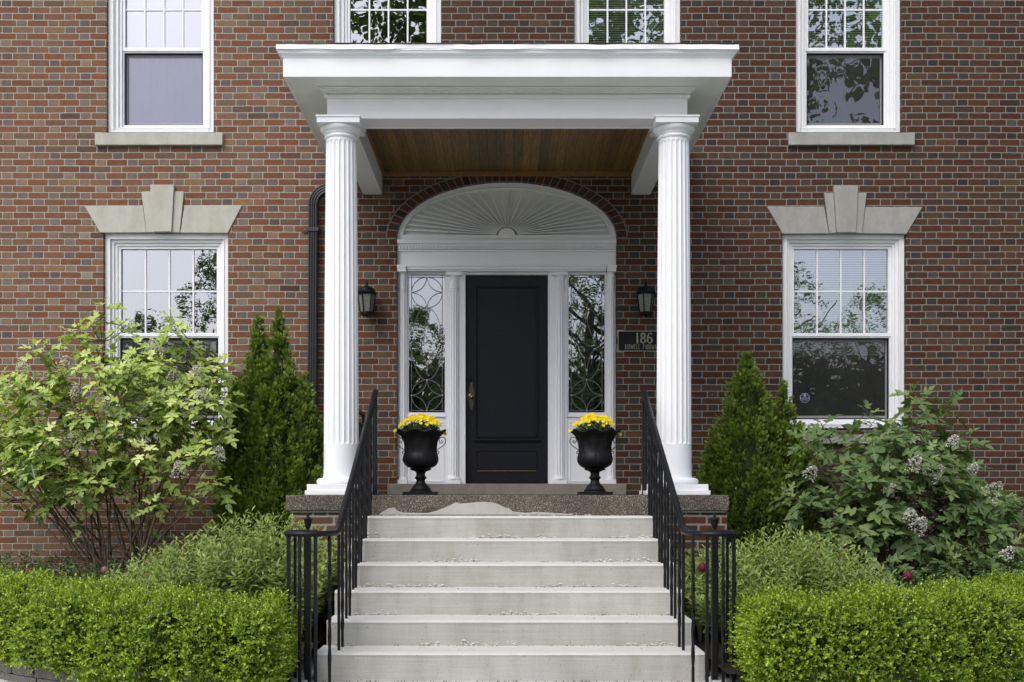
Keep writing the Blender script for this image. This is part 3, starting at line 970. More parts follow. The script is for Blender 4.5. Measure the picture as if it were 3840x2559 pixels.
# head and jamb boards behind the pilasters
m = MB()
DX0, DX1 = PCX - .421, PCX + .421
GZ0, GZ1 = Z(1548, 11.02), Z(1032.5, 11.02)
SB = Z(1815, 10.93)
SX = {}
for s in (-1, 1):
    ga, gb = .621, 1.016        # glass inner and outer offset from the centre
    x_in, x_out = PCX + s * ga, PCX + s * gb
    a, b = sorted((x_in, x_out)); SX[s] = (a, b)
    jx = sorted((PCX + s * .421, PCX + s * ga))
    m.box(jx[0] + .001, jx[1] - .001, .075, .2, SB, EZ(1016))
    kx = sorted((PCX + s * gb, PCX + s * AO))
    m.box(kx[0] + .001, kx[1] - .004, .075, .2, SB, EZ(1016))
m.box(DX0 - .001, DX1 + .001, .085, .2, Z(1034, 11.04), EZ(1016))
m.build('jamb', M['white'], sur, bevel=.003)
# engaged fluted pilasters with cap and base
def fluted(mb, cx, cy, z0, z1, r0, r1, nfl=20, depth=.012, ends=.03, z_bot=None, seg_per=10):
    seg = nfl * seg_per
    zs = [z0]
    e = ends
    for k in range(7): zs.append(z0 + e * (1 - math.cos(PI / 2 * k / 6)))
    for k in range(1, 6): zs.append(z0 + e + (z1 - z0 - 2 * e) * k / 6)
    for k in range(7): zs.append(z1 - e * (1 - math.sin(PI / 2 * k / 6)))
    zs = sorted(set(zs))
    prof = []
    vs = []
    for z in zs:
        t = (z - z0) / (z1 - z0)
        rb = r0 + (r1 - r0) * (t ** 1.35)
        dz = min(z - z0, z1 - z)
        if dz < e: hw = math.sqrt(max(0, 1 - (1 - dz / e) ** 2))
        else: hw = 1
        for i in range(seg):
            a = 2 * PI * i / seg
            ph = ((i % seg_per) + .5) / seg_per * 2 - 1        # -1..1 within the flute pitch
            ph /= .80
            q = 0
            if hw > 0 and abs(ph) < hw:
                q = depth * math.sqrt(max(0, 1 - (ph / hw) ** 2)) * min(1, hw * 1.2)
            r = rb - q
            vs.append((cx + r * math.cos(a), cy + r * math.sin(a), z))
    fs = []
    for k in range(len(zs) - 1):
        for i in range(seg):
            j = (i + 1) % seg
            fs.append((k * seg + i, k * seg + j, (k + 1) * seg + j, (k + 1) * seg + i))
    mb.add(vs, fs)
for s, cxx, r, ztop, wcap in ((-1, PCX - .540, .052, EZ(1020), .084), (1, PCX + .540, .052, EZ(1020), .084), (-1, PCX - 1.066, .038, EZ(1008), .049), (1, PCX + 1.066, .038, EZ(1008), .049)):
    m = MB()
    inner = r > .05
    zc = ztop
    yc = .082
    zfl = Z(1092, 10.93)
    fluted(m, cxx, yc, SB + .075, zfl, r, r * .95, 12, .007, .02, seg_per=8)
    p = m.build('pilaster', M['white'], sur, smooth=True, auto=35)
    c = MB()
    zb = zc - .034
    c.box(cxx - wcap + .004, cxx + wcap - .004, YS - .018 if inner else YS - .03, .12, zb, zc)
    if not inner: c.box(cxx - wcap + .001, cxx + wcap - .001, YS - .036, .12, zc + .002, zc + .032)
    c.lathe([(r * 1.0, zfl), (r * 1.0, zfl + .02), (r * 1.1, zfl + .024), (r * 1.1, zfl + .034), (r, zfl + .038), (r, zb - .045), (r * 1.08, zb - .04), (r * 1.08, zb - .03), (r * 1.02, zb - .028), (r * 1.2, zb - .012), (r * 1.3, zb - .001)], (cxx, yc, 0), 24)
    c.build('pilaster_capital', M['white'], sur, smooth=True, auto=30)
    c = MB()
    c.box(cxx - r * 1.35, min(cxx + r * 1.35, AXR - .004), YS - .008, .12, SB, SB + .042)
    c.lathe([(r * 1.3, SB + .042), (r * 1.36, SB + .05), (r * 1.3, SB + .06), (r * 1.05, SB + .064), (r, SB + .076)], (cxx, yc, 0), 24)
    c.build('pilaster_base', M['white'], sur, smooth=True, auto=30)

# sidelights: frame, leaded glass, panel below
def sidelight(s):
    a, b = SX[s]
    m = MB()
    m.ring(a, b, GZ0 - .055, EZ(1017), .012, .012, .055, Z(1016, 10.93) - GZ1 - .004, .09, .14)
    m.box(a, b, .085, .15, SB, GZ0 - .056)
    o = m.build('sidelight', M['white'], house, bevel=.003)
    o['label'] = 'leaded glass sidelight %s of the door, %s' % (('left', 'with sky at its top') if s < 0 else ('right', 'dark with branches'))
    q = MB()
    q.ring(a + .02, b - .02, SB + .02, GZ0 - .10, .012, .012, .012, .012, .078, .0851)
    q.box(a, b, .07, .0849, GZ0 - .05, GZ0 - .03)
    q.build('panel_moulding', M['white'], o, bevel=.003)
    gx0, gx1 = a + .012, b - .012
    MB().add([(gx0, .125, GZ0), (gx1, .125, GZ0), (gx1, .125, GZ1), (gx0, .125, GZ1)], [(0, 1, 2, 3)]).build('pane', M['leaded'], o)
    lead = MB(); dots = []
    W, Hh = gx1 - gx0, GZ1 - GZ0
    cx, r = (gx0 + gx1) / 2, W * .425
    flat = [(-.003, -.002), (.003, -.002), (.003, .002), (-.003, .002)]
    def cur(pts): lead.sweep([(p[0], .118, p[1]) for p in pts], flat, up=(0, 1, 0))
    def dot(x, z, sx=.010, sz=.0035): dots.append((x, z, sx, sz))
    e = W * .075
    for p in ([(gx0 + e, GZ0), (gx0 + e, GZ1)], [(gx1 - e, GZ0), (gx1 - e, GZ1)], [(gx0, GZ0 + .02), (gx1, GZ0 + .02)], [(gx0, GZ1 - .02), (gx1, GZ1 - .02)]): cur(p)
    zc = (GZ0 + GZ1) / 2 + .01
    lead.box(gx0, gx1, .119, .121, zc - .001, zc + .001)
    for zz, sg in ((GZ0 + .02 + r, 1), (GZ1 - .02 - r, -1)):
        cur([(cx + r * math.cos(t), zz + r * math.sin(t)) for t in np.linspace(0, 2 * PI, 40)])
        for qx, qz in ((1, 1), (-1, 1), (1, -1), (-1, -1)):
            cur([(cx + qx * r * (1 - math.cos(t)) if False else cx + qx * (r - r * .98 * math.cos(t)) , zz + qz * (r - r * .98 * math.sin(t))) for t in np.linspace(.06, PI / 2 - .06, 14)])
        for dx, dz in ((0, r), (0, -r), (r, 0), (-r, 0)): dot(cx + dx, zz + dz)
    top, bot = GZ1 - .02 - 2 * r, GZ0 + .02 + 2 * r
    rz = (top - bot) / 2
    zc2 = (top + bot) / 2
    for sg in (1, -1):
        cur([(cx + r * math.cos(t), zc2 + rz * math.sin(t)) for t in (np.linspace(-PI / 2, PI / 2, 30) if sg > 0 else np.linspace(PI / 2, 3 * PI / 2, 30))])
        cur([(cx + sg * .004 + sg * (r * .95) * (1 - math.cos(t)) * .72, zc2 + sg * 0 - rz * .86 * math.cos(0) * math.cos(t * 0) + rz * .72 * math.sin(t)) for t in np.linspace(0, PI / 2, 14)])
        cur([(cx + sg * .004 + sg * (r * .95) * (1 - math.cos(t)) * .72, zc2 + rz * .86 - rz * .72 * math.sin(t)) for t in np.linspace(0, PI / 2, 14)])
    for dz in (.72, -.72): dot(cx, zc2 + rz * dz, .004, .014)
    for sg in (1, -1):
        for dz in (-.62, -.35, .05, .4): dot(gx0 + e if sg < 0 else gx1 - e, zc2 + rz * dz, .004, .006)
    lead.build('came', M['lead'], o); [MB().prism([(x - sx, z), (x - sz, z - sz), (x, z - sx * 1.3), (x + sz, z - sz), (x + sx, z), (x + sz, z + sz), (x, z + sx * 1.3), (x - sz, z + sz)], .1130, .1158).build('solder_joint', M['solder'], o) for x, z, sx, sz in dots]
sidelight(-1); sidelight(1)

# door
dm = MB()
DZ0, DZ1 = Z(1813, 11.0), Z(1036, 11.03)
dm.box(DX0 + .002, DX1 - .002, .13, .19, DZ0, DZ1)
door = dm.build('door', M['door'], house, bevel=.004)
MB().box(PCX - .9, PCX + .9, .2, .24, F, F + 2.6).build('inner_door_screen', M['dark'], house)
m = MB()
pz0, pz1, ph = Z(1643, 11.03), Z(1073, 11.03), .322
m.ring(PCX - ph, PCX + ph, pz0, pz1, .012, .012, .012, .012, .112, .1299)
m.ring(PCX - ph + .014, PCX + ph - .014, pz0 + .014, pz1 - .014, .010, .010, .010, .010, .120, .1299)
m.box(PCX - .346, PCX + .346, .100, .1299, Z(1653, 11.0), Z(1645.5, 11.0)); m.box(PCX - .335, PCX + .335, .110, .1299, Z(1658, 11.0), Z(1653.2, 11.0))
m.ring(PCX - .313, PCX + .313, Z(1768, 11.02), Z(1689, 11.02), .008, .008, .008, .008, .120, .1299)
m.build('panel_moulding', M['door'], door, bevel=.003)
MB().box(PCX - .30, PCX + .305, .1185, .1197, Z(1768, 11.02) + .001, Z(1768, 11.02) + .0055).build('worn_edge', simple('worn_gold_edge', (.30, .19, .06), .6, nscale=120, nfac=.5), door)
hx, hz = X(1768.5, 11.02), Z(1486, 11.02)
m = MB().prism([(hx + .034 * math.cos(t) * (1 - .18 * abs(math.sin(t))), hz + .140 * math.sin(t)) for t in np.linspace(0, 2 * PI, 41)[:-1]], .122, .1299)
m.box(hx - .052, hx - .036, .126, .1299, hz - .035, hz + .035)
m.build('escutcheon', M['oldbrass'], door, bevel=.003)
def lathe_y(prof, cx, y, cz, name, mat, parent, seg=20):
    """profile (r, depth towards the viewer)"""
    mbx = MB()
    vs, fs = [], []
    for r, d in prof:
        for i in range(seg): vs.append((cx + r * math.cos(2 * PI * i / seg), y - d, cz + r * math.sin(2 * PI * i / seg)))
    for k in range(len(prof) - 1):
        for i in range(seg):
            fs.append((k * seg + i, k * seg + (i + 1) % seg, (k + 1) * seg + (i + 1) % seg, (k + 1) * seg + i))
    fs.append(tuple((len(prof) - 1) * seg + i for i in range(seg)))
    return mbx.add(vs, fs).build(name, mat, parent, smooth=True)
lathe_y([(.024, 0), (.022, .008), (.012, .012), (.010, .04), (.020, .048), (.026, .058), (.026, .066), (.018, .074), (.010, .076), (.009, .068), (.0001, .067)], hx - .004, .122, hz - .002, 'door_knob', M['brass'], door)
lathe_y([(.019, 0), (.019, .008), (.014, .013), (.008, .014), (.0001, .014)], X(1762.5, 11.02), .13, Z(1423, 11.02), 'deadbolt', M['door'], door)

# ================================================================== porch
YB0, YB1 = 8.70 - DW, 8.915 - DW       # front beam faces
ZBEAM, ZSOF = F + 3.048, F + 3.286
BO, BI = 1.458, 1.262
PX_ = PCX
porch = thing('entrance_porch', (PX_, -1.2, 0), 'white columned entrance porch with flat roof and plank ceiling over the door', 'porch')
m = MB()
m.box(PX_ - BO, PX_ + BO, YB0, YB1, ZBEAM, ZSOF - .002)
bm_ = m.build('front_beam', M['white'], porch, bevel=.003)
for s in (-1, 1):
    a, b = sorted((PX_ + s * BO, PX_ + s * BI))
    m = MB().box(a + .001, b - .001, YB1 + .001, -.001, ZBEAM + .001, ZSOF - .003)
    m.box(a + .02, b - .02, YB1 + .012, -.001, ZBEAM - .002, ZBEAM + .001)
    m.build('side_beam', M['white'], porch, bevel=.003)
MB().box(PX_ - BI, PX_ + BI, YB1 - .028, YB1 - .002, ZBEAM - .012, ZBEAM - .0005).build('beam_bead', M['white'], bm_)
# mouldings between beam and soffit, mitred round three sides
def u_frame(mb, off0, off1, za, zb, yf=YB0, hw=BO):
    """U-shaped band from offset off0 to off1 outside the beam"""
    for s in (-1, 1):
        a, b = sorted((PX_ + s * (hw + off0), PX_ + s * (hw + off1)))
        mb.box(a, b, yf - off0, -.002, za, zb)
    mb.box(PX_ - hw - off1, PX_ + hw + off1, yf - off1, yf - off0, za, zb)
m = MB()
zs = ZSOF
u_frame(m, .001, .018, zs - .078, zs - .064)
u_frame(m, .001, .024, zs - .064, zs - .052)
u_frame(m, .001, .028, zs - .042, zs - .032)
u_frame(m, .001, .040, zs - .032, zs - .022)
u_frame(m, .001, .052, zs - .022, zs - .012)
u_frame(m, .001, .064, zs - .012, zs - .001)
m.build('bed_moulding', M['soffit'], bm_, bevel=.003)
m = MB()
x = PX_ - BO - .02
while x < PX_ + BO + .02:
    m.box(x, x + .011, YB0 - .026, YB0 - .0012, zs - .0518, zs - .0422); x += .021
m.build('bead_row', M['soffit'], bm_)
# roof slab: soffit, fascia, crown, drip edge
FO = 1.76
YF = 8.43 - DW
m = MB()
m.box(PX_ - FO + .02, PX_ + FO - .02, YF + .02, YB0 - .0001 + .5, ZSOF + .002, ZSOF + .02)
for s in (-1, 1):
    a, b = sorted((PX_ + s * (FO - .02), PX_ + s * (BI + .02)))
    m.box(a, b, YB0 + .5, -.001, ZSOF + .002, ZSOF + .02)
m.build('soffit', M['soffit'], porch)
m = MB()
m.box(PX_ - FO, PX_ + FO, YF, YF + .02, ZSOF - .006, F + 3.43)
for s in (-1, 1):
    a, b = sorted((PX_ + s * FO, PX_ + s * (FO - .02)))
    m.box(a, b, YF + .0201, -.001, ZSOF - .006, F + 3.43)
m.build('fascia', M['white'], porch, bevel=.003)
m = MB()
cr = [(0, 3.425), (.006, 3.432), (.009, 3.440), (.020, 3.446), (.030, 3.456), (.034, 3.470), (.040, 3.476), (.040, 3.49)]
for k in range(len(cr) - 1):
    (o0, z0), (o1, z1) = cr[k], cr[k + 1]
    A = [(PX_ - FO - o0, -.001, F + z0), (PX_ - FO - o0, YF - o0, F + z0), (PX_ + FO + o0, YF - o0, F + z0), (PX_ + FO + o0, -.001, F + z0)]
    B = [(PX_ - FO - o1, -.001, F + z1), (PX_ - FO - o1, YF - o1, F + z1), (PX_ + FO + o1, YF - o1, F + z1), (PX_ + FO + o1, -.001, F + z1)]
    m.add(A + B, [(0, 1, 5, 4), (1, 2, 6, 5), (2, 3, 7, 6)])
m.build('crown_moulding', M['white'], porch)
m = MB()
n = 80
o = .046
vs, fs = [], []
for i in range(n + 1):
    x = PX_ - FO - o + (2 * FO + 2 * o) * i / n
    w = .004 * math.sin(i * .31) + .003 * math.sin(i * .83 + 2) + (.007 if 20 < i < 34 else 0) * math.sin((i - 20) / 14 * PI)
    zb = F + 3.478 + w * .8
    ztp = F + 3.518 + w + (.006 if i < 4 else 0)
    vs += [(x, YF - o - .004 + w, zb), (x, YF - o + w * .4, ztp), (x, YF - o + .02, ztp + .001)]
for i in range(n):
    for k in range(2): fs.append((3 * i + k, 3 * i + k + 1, 3 * i + 3 + k + 1, 3 * i + 3 + k))
m.add(vs, fs)
for s in (-1, 1):
    a, b = sorted((PX_ + s * (FO + o), PX_ + s * (FO + .03)))
    m.box(a, b, YF - .02, -.001, F + 3.478, F + 3.517)
m.build('drip_edge', M['white'], porch)
m = MB()
m.add([(PX_ - FO - .05, YF - .05, F + 3.521), (PX_ + FO + .055, YF - .05, F + 3.521), (PX_ + FO + .05, -.001, F + 3.60), (PX_ - FO - .05, -.001, F + 3.60),
       (PX_ - FO - .05, YF - .05, F + 3.527), (PX_ + FO + .055, YF - .05, F + 3.527), (PX_ + FO + .05, -.001, F + 3.607), (PX_ - FO - .05, -.001, F + 3.607)],
      [(0, 3, 2, 1), (4, 5, 6, 7), (0, 1, 5, 4), (1, 2, 6, 5), (3, 0, 4, 7)])
m.build('roof', M['roofm'], porch)
# ceiling
MB().box(PX_ - BI, PX_ + BI, YB1, -.001, ZSOF - .008, ZSOF + .0015).build('plank_ceiling', M['ceil'], porch)
m = MB()
m.box(PX_ - BI + .001, PX_ + BI - .001, -.025, -.002, ZSOF - .058, ZSOF - .0085)
for s in (-1, 1):
    a, b = sorted((PX_ + s * (BI - .001), PX_ + s * (BI - .028)))
    m.box(a, b, YB1 + .001, -.0255, ZSOF - .045, ZSOF - .0085)
m.build('ceiling_trim', M['woodtrim'], porch, bevel=.004)

# columns
YC = 8.79 - DW
for s in (-1, 1):
    cx = PX_ + s * 1.36 + .003
    m = MB()
    zf0, zf1 = F + .412, F + 2.872
    fluted(m, cx, YC, zf0, zf1, .1415, .1245, 20, .0085, .028, seg_per=12)
    m.lathe([(.150, F + .137), (.1445, F + .16), (.1425, F + .22), (.1415, zf0)], (cx, YC, 0), 64, caps=False)
    m.lathe([(.1245, zf1), (.1245, F + 2.905)], (cx, YC, 0), 64, caps=False)
    c = m.build('column', M['white'], porch, smooth=True, auto=32)
    c['label'] = 'white fluted column, %s of the steps' % ('left' if s < 0 else 'right')
    k = MB()
    k.lathe([(.1245, F + 2.895), (.133, F + 2.898), (.138, F + 2.908), (.133, F + 2.919), (.1265, F + 2.921), (.1265, F + 2.930), (.137, F + 2.934), (.139, F + 2.944), (.147, F + 2.947), (.160, F + 2.960), (.168, F + 2.976), (.168, F + 2.985), (.160, F + 2.9895)], (cx, YC, 0), 64)
    k.box(cx - .172, cx + .172, YC - .175, YC + .175, F + 2.990, F + 3.034)
    k.box(cx - .180, cx + .180, YC - .183, YC + .183, F + 3.034, ZBEAM - .001)
    k.build('capital', M['white'], c, smooth=True, auto=30)
    k = MB()
    k.lathe([(.19, F + .087), (.197, F + .095), (.20, F + .108), (.197, F + .121), (.188, F + .132), (.172, F + .137), (.158, F + .139), (.150, F + .140)], (cx, YC, 0), 64)
    k.box(cx - .238, cx + .238, YC - .238, YC + .238, F + .036, F + .086)
    k.box(cx - .252, cx + .252, YC - .252, YC + .252, F + .001, F + .036)
    k.build('column_base', M['white'], c, smooth=True, auto=30, bevel=.003)

# slab and brick base
YSL = 8.53 - DW
SH = 1.76
m = MB()
m.box(PX_ - SH, PX_ - 1.21, YSL, -.001, F - .125, F)
m.box(PX_ - 1.21, PX_ + 1.23, YSL + .0, -.001, F - .166, F)
m.box(PX_ + 1.23, PX_ + SH, YSL, -.001, F - .125, F)
slab = m.build('porch_slab', M['agg'], porch, bevel=.008)
# patched cement along the foot of the slab front
pp = [(1000 + a / 1.742, 1659 + b / 1.742) for a, b in [(730, 474), (760, 452), (800, 432), (838, 428), (850, 445), (890, 460), (960, 462), (1050, 463), (1110, 448), (1150, 432), (1200, 412), (1235, 392), (1262, 402), (1330, 396), (1400, 390), (1470, 392), (1510, 404), (1545, 420), (1580, 440), (1605, 455), (1625, 474)]]
d = 8.525
pts = [(X(a, d), max(Z(b, d), F - .163)) for a, b in pp]
mm = MB().prism(pts, YSL - .006, YSL + .01)
pp = [(1900 + a / 1.742, 1659 + b / 1.742) for a, b in [(-200, 474), (-150, 466), (-60, 462), (-20, 440), (10, 428), (40, 452), (120, 462), (200, 455), (300, 462), (420, 470), (430, 475)]]
pts = [(X(a, d), max(Z(b, d), F - .163)) for a, b in pp]
mm.prism(pts, YSL - .004, YSL + .01)
mm.build('cement_patch', M['patch'], slab, bevel=.002)
m = MB()
m.box(PX_ - SH + .03, PX_ + SH - .01, YSL + .03, -.002, -.05, F - .14)
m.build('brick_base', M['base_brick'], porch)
m = MB()
for a, b in ((PX_ - SH + .04, PX_ - 1.22), (PX_ + 1.24, PX_ + SH - .02)): MB().box(a, b, YSL + .012, YSL + .06, F - .139, F - .1255).build('flashing', M['copper'], slab)
MB().box(PCX - 1.18, PCX + 1.18, -.30, .12, F + .001, F + .1115).build('threshold', M['thresh'], porch, bevel=.006)

# ================================================================== steps
SCX = .032
m = MB()
ds = [8.25, 7.965, 7.70, 7.40, 7.07, 6.745]
RS = .1655
for k in range(6):
    zt = F - .163 - RS * k
    yf = ds[k] - DW
    yb = (ds[k - 1] - DW + .02) if k else YSL + .03
    hw = 1.205 + (.0 if k < 5 else .02)
    # a slightly uneven front edge: nosing line in many short pieces
    n = 60
    vs, fs = [], []
    rr = random.Random(k)
    wv = [rr.uniform(-.0015, .0015) for _ in range(n + 1)]
    for i in range(n + 1):
        x = SCX - hw + 2 * hw * i / n
        e = 0 if 0 < i < n else .006
        w = wv[i]
        prof = [(yb, zt), (yf + .022 + e, zt + w * .5), (yf + .008 + e + w, zt - .004), (yf + e + w, zt - .014), (yf + .003 + e + w, zt - .03), (yf + .004 + e, zt - RS - .05), (yb, zt - RS - .05)]
        for y, z in prof: vs.append((x, y, max(z, -.05) if True else z))
    q = 7
    for i in range(n):
        for j in range(q - 1): fs.append((i * q + j, i * q + j + 1, (i + 1) * q + j + 1, (i + 1) * q + j))
    fs.append(tuple(range(q - 1, -1, -1))); fs.append(tuple(n * q + j for j in range(q)))
    m.add(vs, fs)
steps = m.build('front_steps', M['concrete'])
tag(steps, 'pale worn concrete steps climbing to the porch between two black railings', 'steps')
# plinth of concrete beside the lowest step (rail footing)
for sx in (-1, 1):
    a, b = sorted((SCX + sx * 1.245, SCX + sx * 1.47))
    o = MB().box(a, b, -4.55, -4.0, -.02, .03).build('rail_footing', M['path'], bevel=.01)
    tag(o, kind='structure')
# crumbs and dry bits lying in the corners of the treads
m = MB()
rr = random.Random(5)
for k in range(6):
    zt = F - .163 - RS * k
    y_in = (ds[k - 1] - DW) if k else YSL
    for i in range(170):
        x = SCX + rr.uniform(-1.15, 1.15)
        cl = math.sin(x * 7 + k * 2) + math.sin(x * 17 + k) * .7
        if cl < -.2 and rr.random() < .75: continue
        near = rr.random() < .8
        y = y_in - (abs(rr.gauss(0, .012)) + .005 if near else rr.uniform(.02, .24))
        s_ = rr.uniform(.002, .0055) * (1 if near else .7)
        a = rr.uniform(0, PI)
        c, s2 = math.cos(a), math.sin(a)
        L = s_ * rr.uniform(1, 2.4)
        hgt = s_ * rr.uniform(.5, 1.3)
        p = [(x + c * L, y + s2 * L, zt), (x - s2 * s_, y + c * s_, zt), (x - c * L, y - s2 * L, zt), (x + s2 * s_, y - c * s_, zt), (x + rr.uniform(-1, 1) * s_ * .4, y, zt + hgt)]
        m.add(p, [(0, 1, 4), (1, 2, 4), (2, 3, 4), (3, 0, 4)])
for i in range(110):
    x = SCX + rr.uniform(-1.2, 1.2)
    y = ds[5] - DW - abs(rr.gauss(0, .03)) - .004
    s_ = rr.uniform(.003, .008)
    m.add([(x - s_, y, .0), (x, y - s_, .0), (x + s_, y, .0), (x, y + s_, 0), (x, y, s_)], [(0, 1, 4), (1, 2, 4), (2, 3, 4), (3, 0, 4)])
lump = MB()
for k in range(6):
    zt = F - .163 - RS * k
    y_in = (ds[k - 1] - DW) if k else YSL
    for i in range(230):
        x = SCX + rr.uniform(-1.17, 1.17)
        if math.sin(x * 5 + k * 1.7) + .6 * math.sin(x * 13 + k * 3) < .1: continue
        h_ = abs(rr.gauss(0, .012))
        s_ = rr.uniform(.004, .012)
        vs = []
        for (a, b, c) in ((-1, 0, 0), (1, 0, 0), (0, -1, 0), (0, 0, 1), (0, 0, -1), (0, .6, 0)):
            vs.append((x + (a + rr.uniform(-.4, .4)) * s_ * 1.5, y_in + .002 + (b + rr.uniform(-.3, .3)) * s_ * .6, zt + h_ + (c + rr.uniform(-.3, .3)) * s_ * .8))
        lump.add(vs, [(0, 2, 3), (2, 1, 3), (0, 4, 2), (2, 4, 1), (0, 3, 5), (3, 1, 5), (0, 5, 4), (4, 5, 1)])
lo = lump.build('crumbled_edge', M['concrete'], steps); lo['kind'] = 'stuff'
o = m.build('step_litter', M['litter']); tag(o, 'small dark crumbs and dry bits along the backs of the treads', 'litter', kind='stuff')
# ================================================================== step railings
def bar_path(x, y, z0, z1, n): return [(x, y, z0 + (z1 - z0) * i / n) for i in range(n + 1)]
def make_bar(x, y, z0, z1, twisted, parent):
    w = .0085
    pr = [(-w, -w), (w, -w), (w, w), (-w, w)]
    m = MB()
    if twisted:
        n = 40
        tw = [2.6 * PI * min(1, max(0, (i / n - .12) / .76)) for i in range(n + 1)]
        m.sweep(bar_path(x, y, z0, z1, n), pr, up=(0, 1, 0), twist=tw)
    else:
        m.sweep(bar_path(x, y, z0, z1, 1), pr, up=(0, 1, 0))
    m.build('baluster', M['iron'], parent)
def step_railing(s, label):
    xr = .040 + s * 1.098
    top = Vector((xr, 8.80 - DW, F + .848))
    bot = Vector((xr, 6.90 - DW, F - .192))
    root = thing('step_railing', (xr, -3, 0), label, 'railing', 'black iron railings on the steps')
    # rail path: slope, sweep to level, volute around the newel
    nx, ny, nz = xr + s * .158, 6.64 - DW, F - .238
    path = [top + (bot - top) * t for t in np.linspace(0, 1, 14)]
    sl = (bot - top).normalized()
    p1 = bot
    p3 = Vector((nx - s * .158, ny + .06, nz))
    for t in np.linspace(0, 1, 9)[1:]:
        q = bot + sl * .075
        path.append(bot * (1 - t) ** 2 + q * 2 * t * (1 - t) + p3 * t ** 2)
    vol = []
    for i in range(27):
        t = i / 26
        a = t * 2 * PI * .80
        r = .158 - .045 * min(1, t * 1.3)
        vol.append(Vector((nx - s * r * math.cos(a), ny + (.06 * (1 - min(1, t * 6))) - r * math.sin(a), nz)))
    path += vol[1:]
    prof = [(-.024, .002), (-.021, .012), (-.012, .019), (0, .021), (.012, .019), (.021, .012), (.024, .002), (.019, -.004), (.017, -.014), (-.017, -.014), (-.019, -.004)]
    m = MB().sweep(path, prof)
    m.build('handrail', M['iron'], root, smooth=True, auto=40)
    def zr(y):
        if y > bot.y: return top.z + (y - top.y) * (bot.z - top.z) / (bot.y - top.y) - .012
        return nz - .012
    # newel with an urn finial at the bottom, square post at the top
    MB().box(nx - .0185, nx + .0185, ny - .0185, ny + .0185, 0.0, nz - .002).build('newel_post', M['iron'], root, bevel=.002)
    fp = [(.0235, 0), (.0235, .006), (.012, .009), (.010, .016), (.012, .020), (.009, .024), (.010, .034), (.014, .037), (.017, .045), (.0215, .066), (.0245, .086), (.0265, .088), (.0275, .092), (.026, .096), (.017, .099), (.009, .104), (.006, .108), (.008, .111), (.0105, .117), (.0085, .124), (.0005, .128)]
    f = MB().lathe([(r * 1.05, z) for r, z in fp], (nx, ny, nz - .001), 20)
    f.build('finial', M['iron'], root, smooth=True, auto=50)
    MB().box(xr - .014, xr + .014, top.y - .014, top.y + .014, F, top.z - .005).build('end_post', M['iron'], root, bevel=.002)
    # small square flange at the foot of the end post
    MB().box(xr - .03, xr + .03, top.y - .03, top.y + .03, F + .0005, F + .008).build('flange', M['iron'], root)
    # two bars on each tread
    ys = [(YSL + .14, F)]
    prev_front = YSL
    for k in range(6):
        yf = ds[k] - DW
        zt = F - .163 - RS * k
        span = prev_front - yf
        ys.append((yf + span * .80, zt)); ys.append((yf + span * .33, zt))
        prev_front = yf
    for i, (y, z) in enumerate(ys):
        if y < ny + .12: continue
        make_bar(xr, y, z, zr(y), i % 2 == 1, root)
    for i, a in enumerate((PI * .12, PI * .34, PI * .56, PI * .78, PI * 1.0, PI * 1.2, PI * 1.4, PI * 1.57)):
        t = a / (2 * PI * .80)
        r = .158 - .045 * min(1, t * 1.3)
        make_bar(nx - s * r * math.cos(a), ny - r * math.sin(a), 0.0, nz - .012, i % 2 == 0, root)
    return root
step_railing(-1, 'black iron railing on the left edge of the steps, ending by the left hedge')
step_railing(1, 'black iron railing on the right edge of the steps, ending by the right hedge')

# low railings closing the sides of the porch, behind the columns
for s in (-1, 1):
    x = PX_ + s * 1.40
    root = thing('porch_side_railing', (x, -1, F), 'short black railing glimpsed behind the %s column' % ('left' if s < 0 else 'right'), 'railing', 'low side railings of the porch')
    y0, y1 = YC + .2, -.42
    m = MB().box(x - .018, x + .018, y0, y1, F + .775, F + .80)
    m.box(x - .012, x + .012, y0, y1, F + .675, F + .69); m.box(x - .012, x + .012, y0, y1, F + .08, F + .095)
    m.build('rail', M['iron'], root)
    y = y0 + .02
    while y < y1 - .02:
        MB().box(x - .007, x + .007, y, y + .014, F + .095, F + .675).build('baluster', M['iron'], root); y += .12
    MB().box(x - .014, x + .014, y1 - .02, y1 + .01, F + .001, F + .80).build('post', M['iron'], root)

